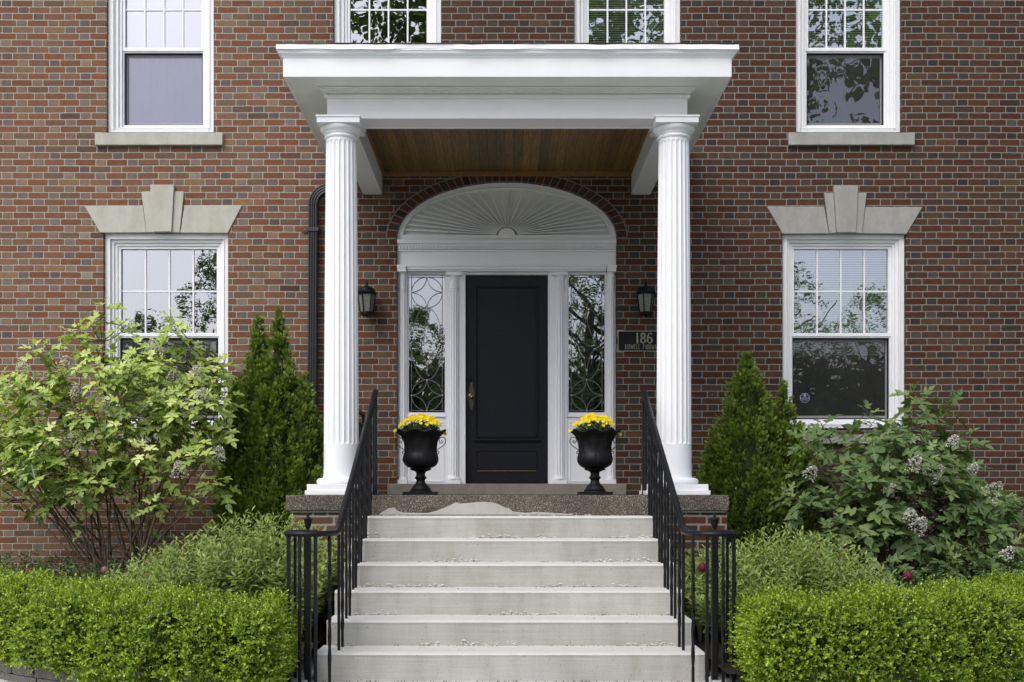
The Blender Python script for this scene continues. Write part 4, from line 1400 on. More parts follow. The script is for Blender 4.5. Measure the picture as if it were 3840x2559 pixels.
# ================================================================== lanterns
def lantern(px, label):
    d = 10.74
    k = .000306
    cx, cy = X(px, d), d - DW
    z = lambda y: Z(1030 + y / 8.71, d)
    root = thing('wall_lantern', (cx, 0, z(640)), label, 'lantern', 'black lanterns beside the entrance')
    zt, zb = z(655), z(1228)
    ra, rb = .086, .060
    body = MB()
    # six tapered glass sides
    ang0 = R(8)
    P = lambda r, i, zz: (cx + r * math.cos(ang0 + i * PI / 3), cy + r * math.sin(ang0 + i * PI / 3), zz)
    for i in range(6):
        body.add([P(rb, i, zb), P(rb, i + 1, zb), P(ra, i + 1, zt), P(ra, i, zt)], [(0, 1, 2, 3)])
    body.build('glass_panel', M['lampglass'], root)
    fr = MB()
    for i in range(6):
        fr.sweep([P(rb + .003, i, zb - .002), P(ra + .003, i, zt + .002)], [(-.006, -.005), (.006, -.005), (.006, .005), (-.006, .005)], up=(0, 1, 0))
    fr.build('frame', M['iron'], root)
    cap = MB().lathe([(.088, z(668)), (.092, z(640)), (.10, z(612)), (.101, z(592)), (.094, z(576)), (.088, z(560)), (.082, z(500)), (.068, z(450)), (.052, z(415)), (.030, z(405)), (.030, z(390)), (.022, z(376)), (.016, z(368)), (.012, z(345)), (.012, z(330)), (.016, z(318)), (.015, z(290)), (.011, z(240)), (.006, z(205)), (.0008, z(186))], (cx, cy, 0), 6 * 4)
    cap.build('cap', M['iron'], root, smooth=True, auto=35)
    fo = MB().lathe([(.0008, z(1402)), (.008, z(1395)), (.010, z(1370)), (.018, z(1352)), (.045, z(1345)), (.062, z(1325)), (.064, z(1290)), (.058, z(1270)), (.064, z(1255)), (.062, z(1236)), (.055, z(1226))], (cx, cy, 0), 24)
    fo.build('base', M['iron'], root, smooth=True, auto=35)
    bk = MB()
    bk.prism([(cx - .045, z(1250)), (cx + .045, z(1250)), (cx + .055, z(900)), (cx + .04, z(600)), (cx - .04, z(600)), (cx - .055, z(900))], -.018, -.001)
    bk.box(cx - .012, cx + .012, cy + .05, -.0185, z(700), z(670))
    bk.box(cx - .012, cx + .012, cy + .04, -.0185, z(1262), z(1235))
    bk.build('wall_bracket', M['iron'], root, bevel=.003)
lantern(1375, 'black wall lantern left of the entrance, next to the left column')
lantern(2421.5, 'black wall lantern above the house number plaque on the right')

# ================================================================== house number plaque
d = 10.88
px0, px1, py0, py1 = 2317.5, 2523, 1241.5, 1317.5
root = thing('address_plaque', (X((px0 + px1) / 2, d), 0, Z(1280, d)), 'dark number plaque with gold rim, half behind the right column', 'plaque')
x0, x1, z0, z1 = X(px0, d), X(px1, d), Z(py1, d), Z(py0, d)
MB().box(x0, x1, -.014, -.001, z0, z1).build('plate', M['plate'], root, bevel=.001)
m = MB().ring(x0 - .002, x1 + .002, z0 - .002, z1 + .002, .007, .007, .007, .007, -.018, -.0142)
for (xa, xb, za, zb) in ((x0 - .010, x0 + .06, z1 + .003, z1 + .011), (x0 - .010, x0 + .06, z0 - .011, z0 - .003), (x1 - .06, x1 + .010, z1 + .003, z1 + .011), (x1 - .06, x1 + .010, z0 - .011, z0 - .003),
                         (x0 - .011, x0 - .003, z0 - .0029, z0 + .055), (x0 - .011, x0 - .003, z1 - .06, z1 + .0029), (x1 + .003, x1 + .011, z0 - .0029, z0 + .055), (x1 + .003, x1 + .011, z1 - .06, z1 + .0029)):
    m.box(xa, xb, -.012, -.001, za, zb)
m.build('rim', M['gold'], root)
# numerals with contrast and serifs, drawn as swept strokes
def glyph(mb, strokes, ox, oz, w, h, y=-.0165, ht=.010, th=.005):
    """strokes: list of (list of (x, z), list of widths)"""
    for pts, ws in strokes:
        P = [(ox + p[0] * w, y, oz + p[1] * h) for p in pts]
        mb.sweep(P, [(-.5, -.0018), (.5, -.0018), (.5, .0018), (-.5, .0018)], up=(0, 1, 0), scales=None) if False else None
        n = len(P)
        vs = []
        for i in range(n):
            a = P[max(i - 1, 0)]; b = P[min(i + 1, n - 1)]
            tx, tz = b[0] - a[0], b[2] - a[2]
            L = math.hypot(tx, tz) or 1
            nx_, nz_ = -tz / L, tx / L
            ww = ws[i] if isinstance(ws, list) else ws
            vs += [(P[i][0] + nx_ * ww / 2, y, P[i][2] + nz_ * ww / 2), (P[i][0] - nx_ * ww / 2, y, P[i][2] - nz_ * ww / 2)]
        mb.add(vs, [(2 * i, 2 * i + 1, 2 * i + 3, 2 * i + 2) for i in range(n - 1)])
        # sides: same outline a little deeper
        vs2 = [(v[0], y + .003, v[2]) for v in vs]
        mb.add(vs + vs2, [(2 * i, 2 * i + 2, 2 * n + 2 * i + 2, 2 * n + 2 * i) for i in range(n - 1)] + [(2 * i + 1, 2 * n + 2 * i + 1, 2 * n + 2 * i + 3, 2 * i + 3) for i in range(n - 1)])
num = MB()
T, t_ = .0150, .0075
def oval(cx, cz, rx, rz, n=24, a0=0, a1=2 * PI): return [(cx + rx * math.cos(a0 + (a1 - a0) * i / n), cz + rz * math.sin(a0 + (a1 - a0) * i / n)) for i in range(n + 1)]
hN = (1287.5 - 1248) * d / FPX
zN = Z(1287.8, d)
wN = .068
def ow(n, a0=0, a1=2 * PI): return [t_ + (T - t_) * abs(math.cos(a0 + (a1 - a0) * i / n)) for i in range(n + 1)]
xs1, xs8, xs6 = X(2387.5, d), X(2402, d), X(2426.5, d)
glyph(num, [([(.12, .0), (.12, 1.0)], T * .95), ([(-.08, .02), (.32, .02)], t_ * .8), ([(.10, .99), (-.0, .93), (-.10, .90)], [t_, t_ * .7, t_ * .3])], xs1 - .000, zN, wN * .9, hN)
glyph(num, [(oval(.40, .26, .33, .23), ow(24)), (oval(.40, .745, .27, .22), ow(24))], xs8, zN, wN * .98, hN)
glyph(num, [(oval(.42, .30, .33, .27), ow(24)), ([(.09, .33), (.10, .55), (.18, .78), (.34, .94), (.52, .98), (.66, .93), (.70, .84)], [T, T, T * .9, t_, t_ * .8, t_ * 1.1, T])], xs6, zN, wN * .98, hN)
num.build('numerals', M['gold'], root)
# street name in narrow serif capitals, built from strokes
CH = {
 'B': [([(.15, 0), (.15, 1)], 1), ([(.0, 0), (.4, 0), (.75, .12), (.75, .38), (.4, .52), (.15, .52)], .6), ([(.4, .52), (.66, .64), (.66, .88), (.4, 1), (.0, 1)], .6)],
 'I': [([(.5, 0), (.5, 1)], 1), ([(.25, 0), (.75, 0)], .6), ([(.25, 1), (.75, 1)], .6)],
 'D': [([(.15, 0), (.15, 1)], 1), ([(.0, 0), (.35, 0), (.75, .2), (.8, .5), (.75, .8), (.35, 1), (.0, 1)], .75)],
 'W': [([(.0, 1), (.28, 0)], 1), ([(.28, 0), (.5, .85)], .6), ([(.5, .85), (.72, 0)], 1), ([(.72, 0), (1.0, 1)], .6)],
 'E': [([(.15, 0), (.15, 1)], 1), ([(.0, 0), (.75, 0), (.8, .2)], .6), ([(.15, .52), (.55, .52)], .6), ([(.0, 1), (.7, 1), (.74, .82)], .6)],
 'L': [([(.15, 0), (.15, 1)], 1), ([(.0, 0), (.75, 0), (.8, .24)], .6), ([(.0, 1), (.3, 1)], .6)],
 'P': [([(.15, 0), (.15, 1)], 1), ([(.0, 0), (.3, 0)], .6), ([(.15, .46), (.5, .46), (.74, .58), (.74, .88), (.5, 1), (.0, 1)], .65)],
 'A': [([(.05, 0), (.5, 1)], .6), ([(.5, 1), (.92, 0)], 1), ([(.2, .34), (.76, .34)], .6), ([(-.05, 0), (.2, 0)], .6), ([(.78, 0), (1.05, 0)], .6)],
 'R': [([(.15, 0), (.15, 1)], 1), ([(.0, 0), (.3, 0)], .6), ([(.15, .5), (.5, .5), (.72, .62), (.72, .88), (.5, 1), (.0, 1)], .65), ([(.45, .5), (.9, 0)], 1)],
 'K': [([(.15, 0), (.15, 1)], 1), ([(.0, 0), (.3, 0)], .6), ([(.0, 1), (.3, 1)], .6), ([(.15, .4), (.8, 1)], .6), ([(.38, .58), (.9, 0)], 1)],
 'Y': [([(.0, 1), (.5, .48)], 1), ([(.5, .48), (.95, 1)], .6), ([(.5, 0), (.5, .5)], 1), ([(.3, 0), (.7, 0)], .6)]}
st = MB()
hS = (1310 - 1292.2) * d / FPX
zS = Z(1310, d)
xp = X(2344, d)
for i, ch in enumerate('BIDWELL PARKWAY'):
    if ch == ' ':
        st.build('street_name', M['gold'], root); st = MB(); xp += .022; continue
    wd = {'I': .0165, 'W': .030}.get(ch, .0225)
    glyph(st, [(p, .0042 * q) for p, q in CH[ch]], xp, zS, wd * .82, hS)
    xp += wd
st.build('street_name', M['gold'], root)

# ================================================================== window sticker
sx, sz = X(3019, 11.03), Z(1492.6, 11.03)
r = .049 * .98
root = thing('window_sticker', (sx, .14, sz), 'small blue octagonal sticker low in the dark right window', 'sticker')
octp = lambda rr: [(sx + rr * math.cos(PI / 8 + i * PI / 4), sz + rr * math.sin(PI / 8 + i * PI / 4)) for i in range(8)]
MB().prism(octp(r * 1.08), .1405, .1425).build('border', M['stickw'], root)
MB().prism(octp(r * .99), .1390, .1404).build('field', M['sticker'], root)
e = MB()
ez0 = sz + r * .42
e.prism([(sx + .016 * math.cos(t), ez0 + .016 * math.sin(t)) for t in np.linspace(R(160), R(20), 9)] + [(sx + .010, ez0 + .003), (sx + .006, ez0 - .010), (sx - .004, ez0 - .010), (sx - .005, ez0 + .001)], .1380, .1389)
e.build('emblem', M['stickw'], root)
text_mesh('DOYLE', .026, 'lettering', M['stickw'], root, (sx, .1382, sz - .004), 1.12, .0004)
text_mesh('SECURITY', .0125, 'lettering', M['stickw'], root, (sx, .1382, sz - .021), 1.1, .0004)

# ================================================================== downspout
root = thing('downspout', (-1.93, -.05, 0), 'dark corrugated metal downspout between the left shrubs and the left column', 'downspout')
def ribbed(w, dpt):
    pts = []
    n = 4
    for i in range(n * 2 + 1):
        pts.append((-w / 2 + w * i / (n * 2), -dpt / 2 - (.006 if i % 2 else 0)))
    for i in range(n * 2 + 1):
        pts.append((w / 2 - w * i / (n * 2), dpt / 2 + (.006 if i % 2 else 0)))
    return pts
xt, xb_ = X(1176, 10.83), X(1168, 10.83)
zt = Z(770, 10.83)
MB().sweep([(xb_ + (xt - xb_) * 0, -.075, .15), (xt, -.075, zt)], ribbed(.092, .06), up=(0, 1, 0)).build('pipe', M['downspout'], root)
path = [(xt, -.075, zt - .01)]
for i in range(15):
    a = PI / 2 * i / 14
    path.append((xt + .165 * (1 - math.cos(a)), -.075, zt + .165 * math.sin(a)))
path.append((xt + .36, -.075, zt + .165))
sc = [1.0 + (.035 if i % 2 else -.02) for i in range(len(path))]
MB().sweep(path, ribbed(.095, .062), up=(0, 1, 0), scales=sc).build('elbow', M['downspout'], root)
zc = Z(861, 10.8)
m = MB().box(xt - .056, xt + .056, -.118, -.112, zc - .02, zc + .02)
m.box(xt - .058, xt - .052, -.118, -.002, zc - .02, zc + .02); m.box(xt + .052, xt + .058, -.118, -.002, zc - .02, zc + .02)
for sg in (-1, 1):
    m.prism([(xt + sg * .055, zc + .008), (xt + sg * .085, zc + .022), (xt + sg * .125, zc + .004), (xt + sg * .135, zc - .006), (xt + sg * .10, zc - .016), (xt + sg * .055, zc - .012)], -.012, -.001)
m.build('strap', M['downspout'], root, bevel=.002)

# pipe low on the wall behind the right shrub
root = thing('utility_pipe', (X(3060, 10.8), -.1, .8), 'grey utility pipe low on the wall behind the right shrub', 'pipe')
MB().tube([(X(2960, 10.8), -.10, Z(2030, 10.8)), (X(3090, 10.8), -.10, Z(2026, 10.8)), (X(3104, 10.8), -.10, Z(2020, 10.8)), (X(3110, 10.8), -.10, Z(2000, 10.8)), (X(3110, 10.8), -.10, Z(1935, 10.8)), (X(3100, 10.8), -.06, Z(1926, 10.8)), (X(3098, 10.8), .0, Z(1925, 10.8))], .03, 12).build('pipe_run', M['plate'], root, smooth=True)

# ================================================================== urns with pansies
def urn(px, label, seed):
    d = 9.15
    k = d / (FPX * 4.357)
    cx, cy = X(px, d), d - DW
    root = thing('planter_urn', (cx, cy, F), label, 'urn', 'black urns with yellow pansies')
    zz = lambda y: F + (1475 - y) * k
    P = [(.102, 1425), (.096, 1408), (.086, 1398), (.092, 1390), (.082, 1376), (.072, 1340), (.060, 1315), (.050, 1300), (.048, 1290), (.040, 1275), (.036, 1240), (.040, 1218), (.048, 1205), (.052, 1192), (.049, 1180), (.040, 1168), (.037, 1140), (.040, 1110), (.050, 1090), (.068, 1078), (.086, 1066), (.090, 1056), (.094, 1044)]
    foot = MB().lathe([(r, zz(y)) for r, y in P], (cx, cy, 0), 32)
    foot.box(cx - 270 * k, cx + 270 * k, cy - 270 * k, cy + 270 * k, F + .0005, zz(1422))
    foot.build('pedestal', M['urn'], root, smooth=True, auto=35)
    B = [(95, 1050), (150, 1040), (205, 1020), (245, 985), (268, 945), (277, 900), (274, 850), (263, 800), (255, 740), (256, 680), (264, 620), (280, 570), (312, 520), (352, 480), (384, 455), (398, 440), (394, 424), (372, 426), (330, 450), (296, 500)]
    yt = {440: 1, 455: .9, 424: 1, 480: .75, 426: 1, 520: .5, 450: 1, 500: .7}
    def rm(a, r, z):
        y = 1475 - (z - F) / k
        dz = dr = 0
        if y < 560:
            w = max(0, min(1, (560 - y) / 130))
            c = math.cos(8 * a + 1.4)
            dz = .0105 * w * c
            dr = .009 * w * c
        if 500 < y < 790:
            dr = .0055 * math.cos(8 * a + 1.4) * math.sin((y - 470) / 330 * PI)
        elif 780 < y < 1030:
            w = math.sin((y - 780) / 250 * PI)
            dr = .0045 * w * (abs(math.sin(4 * a)) ** .5 + .5 * math.sin(40 * a) * (abs(math.sin(4 * a)) > .45) * math.sin((y - 780) / 60))
        return r + dr, dz
    seg = 144
    B2 = []
    for i in range(len(B) - 1):
        for q in range(3):
            t = q / 3
            B2.append(((B[i][0] * (1 - t) + B[i + 1][0] * t), B[i][1] * (1 - t) + B[i + 1][1] * t))
    B2.append(B[-1])
    MB().lathe([(r * k * 1.03, zz(y)) for r, y in B2], (cx, cy, 0), seg, rm, caps=False).build('bowl', M['urn'], root, smooth=True)
    MB().lathe([(.0005, zz(470)), (300 * k, zz(475))], (cx, cy, 0), 24, caps=False).build('soil', M['soil'], root)
    for s in (-1, 1):
        pts = []
        # inner curl, over the top, out and down to the bowl
        c1x, c1y = 345, 600
        for i in range(16):
            a = -PI * .6 + i * .42
            r = 12 + i * 2.3
            pts.append((c1x - math.cos(a) * r * -1 * -1, c1y - math.sin(a) * r))
        path = [(345 + 4, 598), (338, 590), (332, 600), (338, 616), (352, 618), (364, 600), (360, 575), (340, 562), (318, 566), (305, 585), (303, 605)]
        outer = [(300, 570), (318, 545), (350, 530), (380, 538), (402, 560), (410, 590), (402, 625), (380, 655), (345, 685), (300, 715), (262, 745)]
        curl = [(334, 600), (340, 590), (351, 590), (358, 602), (354, 618), (338, 626), (318, 620), (306, 600), (303, 580), (300, 570)]
        small = [(262, 765), (280, 758), (294, 768), (298, 786), (290, 802), (276, 806), (266, 796), (270, 784)]
        m = MB()
        def sm(pp):
            out = []
            for i in range(len(pp) - 1):
                p0, p1, p2, p3 = pp[max(i - 1, 0)], pp[i], pp[i + 1], pp[min(i + 2, len(pp) - 1)]
                for q in range(4):
                    t = q / 4
                    f = lambda a, b, c, e: .5 * ((2 * b) + (-a + c) * t + (2 * a - 5 * b + 4 * c - e) * t * t + (-a + 3 * b - 3 * c + e) * t ** 3)
                    out.append((f(p0[0], p1[0], p2[0], p3[0]), f(p0[1], p1[1], p2[1], p3[1])))
            out.append(pp[-1]); return out
        m.tube([(cx + s * p[0] * k, cy, zz(p[1])) for p in sm(curl + outer)], .0035, 6)
        m.tube([(cx + s * p[0] * k, cy, zz(p[1])) for p in sm(small)], .0035, 6)
        m.build('handle', M['urn'], root, smooth=True)
    return cx, cy, zz(440), k
# five-petal blossom
def petal_disc(ang, r, w, cup):
    n = 8
    vs = [(0, 0, 0)]
    for i in range(n + 1):
        t = i / n
        a = ang + (t - .5) * w
        rr = r * (math.sin(PI * (t * .86 + .07)) ** .35)
        vs.append((rr * math.cos(a), rr * math.sin(a), cup * (rr / r) ** 2 + .0015 * math.sin(t * 9)))
    return vs
def blossom_mesh(seed):
    r_ = random.Random(seed)
    V, Fc, A = [], [], []
    for j, (a, r, w) in enumerate(((90, .0195, 1.7), (90 + 58, .0185, 1.6), (90 - 58, .0185, 1.6), (200, .0175, 1.5), (-20, .0175, 1.5), (270, .020, 1.8))):
        vs = petal_disc(R(a), r * r_.uniform(.92, 1.05), w, -.004 + .003 * r_.random() + .0012 * j)
        o = len(V)
        for v in vs:
            V.append((v[0], v[1], v[2] + .0006 * j)); A.append((0, 0, r_.random() * .0 + .35 + .12 * j - .3 * (v == vs[0])))
        for i in range(1, len(vs) - 1): Fc.append((o, o + i, o + i + 1))
    me = bpy.data.meshes.new('blossom')
    me.from_pydata(V, [], Fc)
    t = me.attributes.new('luv', 'FLOAT_VECTOR', 'POINT')
    for i, a in enumerate(A): t.data[i].vector = a
    me.materials.append(M['petal'])
    me.shade_smooth()
    return me
BL = [blossom_mesh(i) for i in range(4)]
OV_T = [(0, 0, 0), (-.32, .3, .04), (-.36, .65, .05), (0, 1, -.05), (.36, .65, .05), (.32, .3, .04), (0, .5, 0)]
OV_F = [(0, 6, 2, 1), (6, 3, 3, 2)]
def ovate():
    tv = [(0, 0, 0), (-.26, .28, .05), (-.30, .62, .05), (0, 1, -.06), (.30, .62, .05), (.26, .28, .05), (0, .33, 0), (0, .68, -.01)]
    tf = [(0, 6, 1, 1), (1, 6, 7, 2), (2, 7, 3, 3), (0, 5, 6, 6), (5, 4, 7, 6), (4, 3, 7, 7)]
    return tv, tf
def tri_quads(tv, quads):
    """turn mixed quads into triangles"""
    out = []
    for q in quads:
        q = list(dict.fromkeys(q))
        for i in range(1, len(q) - 1): out.append((q[0], q[i], q[i + 1]))
    return tv, out
OVT = tri_quads(*ovate())
def pansies(cx, cy, zr, label, seed):
    r_ = random.Random(seed)
    root = thing('pansy_plant', (cx, cy, zr), label, 'flowers', 'yellow pansies in the urns')
    n = 900
    pos, dr, nr = [], [], []
    for i in range(n):
        a = r_.uniform(0, 2 * PI); q = math.sqrt(r_.random()) * .155
        x, y = q * math.cos(a), q * math.sin(a)
        h = .095 * (1 - (q / .19) ** 2) * r_.uniform(.1, 1)
        pos.append((cx + x, cy + y, zr - .005 + h))
        dr.append((x * 6 + r_.gauss(0, .6), y * 6 + r_.gauss(0, .6), r_.uniform(-.1, .9)))
        nr.append((r_.gauss(0, .4), r_.gauss(0, .4) - .4, 1))
    leaf_mesh('foliage', M['pansyleaf'], *OVT, pos, dr, nr, rng.uniform(.016, .03, n), root)
    k = 0
    placed = []
    tries = 0
    while k < 84 and tries < 4000:
        tries += 1
        a = r_.uniform(0, 2 * PI)
        q = math.sqrt(r_.random()) * .182
        x, y = q * math.cos(a) , q * math.sin(a) * .85
        z = zr + .035 + .105 * (1 - (q / .20) ** 2.2) + r_.uniform(-.012, .014)
        if y < -.02 and r_.random() < .35: z -= r_.uniform(0, .03)
        if any((x - p[0]) ** 2 + (y - p[1]) ** 2 + (z - zr - p[2]) ** 2 < .0195 ** 2 for p in placed): continue
        placed.append((x, y, z - zr))
        o = bpy.data.objects.new('blossom', BL[k % 4])
        col.objects.link(o)
        nvec = Vector((x * 2.2 + r_.gauss(0, .3), -1.0 + y * 2 + r_.gauss(0, .3), .55 + r_.gauss(0, .3)))
        o.rotation_mode = 'QUATERNION'
        o.rotation_quaternion = nvec.to_track_quat('Z', 'Y')
        o.location = Vector((x, y, z - zr))
        sc = r_.uniform(.78, 1.05)
        o.scale = (sc, sc, sc)
        o.parent = root
        k += 1
    for (x, y, z) in ((-.215 * 1, -.03, -.002), (.21, -.02, -.03)):
        o = bpy.data.objects.new('blossom', BL[1]); col.objects.link(o)
        o.rotation_mode = 'QUATERNION'; o.rotation_quaternion = Vector((x, -.6, .2)).to_track_quat('Z', 'Y')
        o.location = (x, y, z + .01); o.parent = root
    m = MB()
    for p in placed[::2]:
        m.tube([(cx + p[0] * .5, cy + p[1] * .5, zr - .01), (cx + p[0] * .9, cy + p[1] * .9, zr + p[2] * .6), (cx + p[0], cy + p[1] + .004, zr + p[2] - .003)], .0012, 4)
    m.build('stems', M['pansyleaf'], root)
for px, lab, lab2, sd in ((1577.5, 'black cast iron urn left of the door', 'yellow pansies overflowing the urn left of the door', 1), (2231, 'black cast iron urn right of the door', 'yellow pansies overflowing the urn right of the door', 2)):
    cx, cy, zr, k = urn(px, lab, sd)
    pansies(cx, cy, zr, lab2, sd)

# ================================================================== hedges
def hedge(s, label, seed):
    root = thing('boxwood_hedge', (s * 2.6, -4.2, .12), label, 'hedge', 'clipped boxwood hedges')
    g = np.random.default_rng(seed)
    # surface samples: x along the hedge, t around front-top-back
    XA, XB = (1.32 if s < 0 else 1.44), 5.3
    def section(ax):
        yf = hedge_front(ax)
        top = .50 + .035 * np.clip((ax - 1.6) / 1.6, 0, 1)
        dep = .72 + .22 * np.clip((ax - 1.6) / 1.8, 0, 1)
        return yf, top, dep
    n = 15500
    ax = XA + (XB - XA) * g.random(n)
    yf, top, dep = section(ax) if False else (np.array([hedge_front(a) for a in ax]), .50 + (.035 if s < 0 else .0) * np.clip((ax - 1.6) / 1.6, 0, 1), .72 + .22 * np.clip((ax - 1.6) / 1.8, 0, 1))
    Lf, Lt = .62, dep
    t = g.random(n) * (Lf + Lt + .15)
    end = np.clip((ax - XA) / .16, 0, 1)          # rounded end near the railing
    rc = .075
    P = np.zeros((n, 3)); N = np.zeros((n, 3))
    zb = .0 + (.13 if s < 0 else -.02) * np.clip((ax - 2.1) / .7, 0, 1)
    fr = t < Lf
    # rounded rectangle profile: parametrise by angle on the corner
    u = np.where(fr, t / Lf, 0)
    zf = zb + (top - zb) * u
    y = yf.copy(); z = zf.copy()
    ny = -np.ones(n); nz = np.zeros(n) + .08
    over = z > top - rc
    ang_ = np.where(over, (z - (top - rc)) / rc * PI / 2 * .6, 0)
    y = np.where(over, yf + rc * (1 - np.cos(ang_)), y)
    z = np.where(over, top - rc + rc * np.sin(ang_), z)
    ny = np.where(over, -np.cos(ang_), ny); nz = np.where(over, np.sin(ang_), nz)
    tt = ~fr & (t < Lf + Lt)
    ut = np.clip((t - Lf) / Lt, 0, 1)
    y = np.where(tt, yf + .03 + ut * dep, y)
    ed = np.minimum(ut * dep, (1 - ut) * dep + .0)
    zt_ = top - .025 * np.exp(-((ut * dep) / .05) ** 2) - .04 * np.exp(-(((1 - ut) * dep) / .06) ** 2)
    z = np.where(tt, zt_, z)
    ny = np.where(tt, -.35 * np.exp(-((ut * dep) / .1) ** 2), ny); nz = np.where(tt, 1, nz)
    bk = t >= Lf + Lt
    z = np.where(bk, top - (t - Lf - Lt) - .04, z); y = np.where(bk, yf + dep, y); ny = np.where(bk, 1, ny); nz = np.where(bk, .2, nz)
    x = ax.copy(); nx = np.zeros(n)
    # undulation of the clipped surface
    w = .022 * np.sin(ax * 9.3 + z * 7 + seed) + .022 * np.sin(ax * 17.1 + y * 13 + z * 9) + .024 * np.sin(ax * 37 + z * 29) * np.sin(ax * 23 - z * 41 + y * 30) + g.normal(0, .014, n)
    y = y + ny * w; z = z + nz * w
    # bulge belly outward near the foot where sprigs overhang the wall
    y = y - np.where(fr, .05 * np.sin(np.clip(u, 0, 1) * PI), 0)
    # rounded end
    e = (1 - end)
    yc = yf + dep / 2
    z = z - .02 * e ** 3 * (z > top - .2)
    y = yc + (y - yc) * (1 - .08 * e ** 2)
    # end cap
    m_ = 2400
    ye = g.random(m_); ze = g.random(m_)
    yfe = hedge_front(XA)
    ce = XA + .035 - .012 * np.sin(ye * PI) + g.normal(0, .015, m_) + .08 * (np.abs(ze - .5) * 2) ** 6 - .015 * np.sin(ze * PI)
    x = np.concatenate([x, ce]); y = np.concatenate([y, yfe + .04 + ye * .66]); z = np.concatenate([z, .04 + ze * .46])
    nx = np.concatenate([nx, -np.ones(m_)]); ny = np.concatenate([ny, (ye - .5) * .6]); nz = np.concatenate([nz, .15 * np.ones(m_)])
    P = np.stack([s * x, y, z], 1)
    Nn = np.stack([s * nx, ny, nz], 1)
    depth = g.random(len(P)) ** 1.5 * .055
    P = P - Nn * depth[:, None]
    # every sample grows a sprig: twig direction = outward + random + slightly up
    D = Nn * 1.0 + np.array([0, 0, .38]) + g.normal(0, .62, P.shape)
    D /= np.linalg.norm(D, axis=1, keepdims=True)
    side = np.cross(D, g.normal(size=D.shape)); side /= np.linalg.norm(side, axis=1, keepdims=True)
    up2 = np.cross(side, D)
    LP, LD, LN, LS, LR = [], [], [], [], []
    sprigr = g.random(len(P))
    nl = 8
    length = g.uniform(.04, .08, len(P))
    long = g.random(len(P)) < .05
    length[long] *= 1.5
    for k in range(nl):
        f = (k + 1) / nl
        a = k * PI + (k // 2) * PI / 2 + g.normal(0, .3, len(P))
        rad = side * np.cos(a)[:, None] + up2 * np.sin(a)[:, None]
        pos = P + D * (length * f)[:, None]
        ld = rad * (.95 - .55 * f) + D * (.35 + .5 * f) + g.normal(0, .18, P.shape)
        LP.append(pos); LD.append(ld); LN.append(D * .8 - rad * .35 + np.array([0, -.05, .4]))
        LS.append(g.uniform(.0155, .0225, len(P)) * (1.05 - .25 * f))
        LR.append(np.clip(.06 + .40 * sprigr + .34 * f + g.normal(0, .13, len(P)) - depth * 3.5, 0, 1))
    tv = [(0, 0, 0), (-.30, .38, .06), (-.24, .78, .07), (0, 1, .0), (.24, .78, .07), (.30, .38, .06)]
    tf = [(0, 3, 2, 1), (0, 5, 4, 3)]
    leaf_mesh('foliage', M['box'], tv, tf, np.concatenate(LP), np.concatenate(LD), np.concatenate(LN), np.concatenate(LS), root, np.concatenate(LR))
    # woody inside of the hedge
    core = MB()
    vs = []
    xs = np.linspace(XA + .11, XB, 16)
    for a in xs:
        yf_ = hedge_front(a); dp = .72 + .22 * min(1, max(0, (a - 1.6) / 1.8)); tp = .50 + (.035 if s < 0 else .0) * min(1, max(0, (a - 1.6) / 1.6))
        e = .05 if a < XA + .2 else 0
        lo_ = .14 if a > 2.0 and s < 0 else .0
        vs += [(s * a, yf_ + .13, lo_), (s * a, yf_ + .07, tp * .5), (s * a, yf_ + .13, tp - .14 - e), (s * a, yf_ + .25, tp - .085 - e), (s * a, yf_ + dp - .16, tp - .085 - e), (s * a, yf_ + dp - .08, tp - .2 - e), (s * a, yf_ + dp - .08, lo_)]
    q = 7
    fs = []
    for i in range(len(xs) - 1):
        for j in range(q - 1): fs.append((i * q + j, i * q + j + 1, (i + 1) * q + j + 1, (i + 1) * q + j))
    fs.append(tuple(range(q)))
    core.add(vs, fs)
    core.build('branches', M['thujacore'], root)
hedge(-1, 'clipped bright green boxwood hedge left of the steps, above the block wall', 5)
hedge(1, 'clipped bright green boxwood hedge right of the steps, filling the bottom right corner', 8)

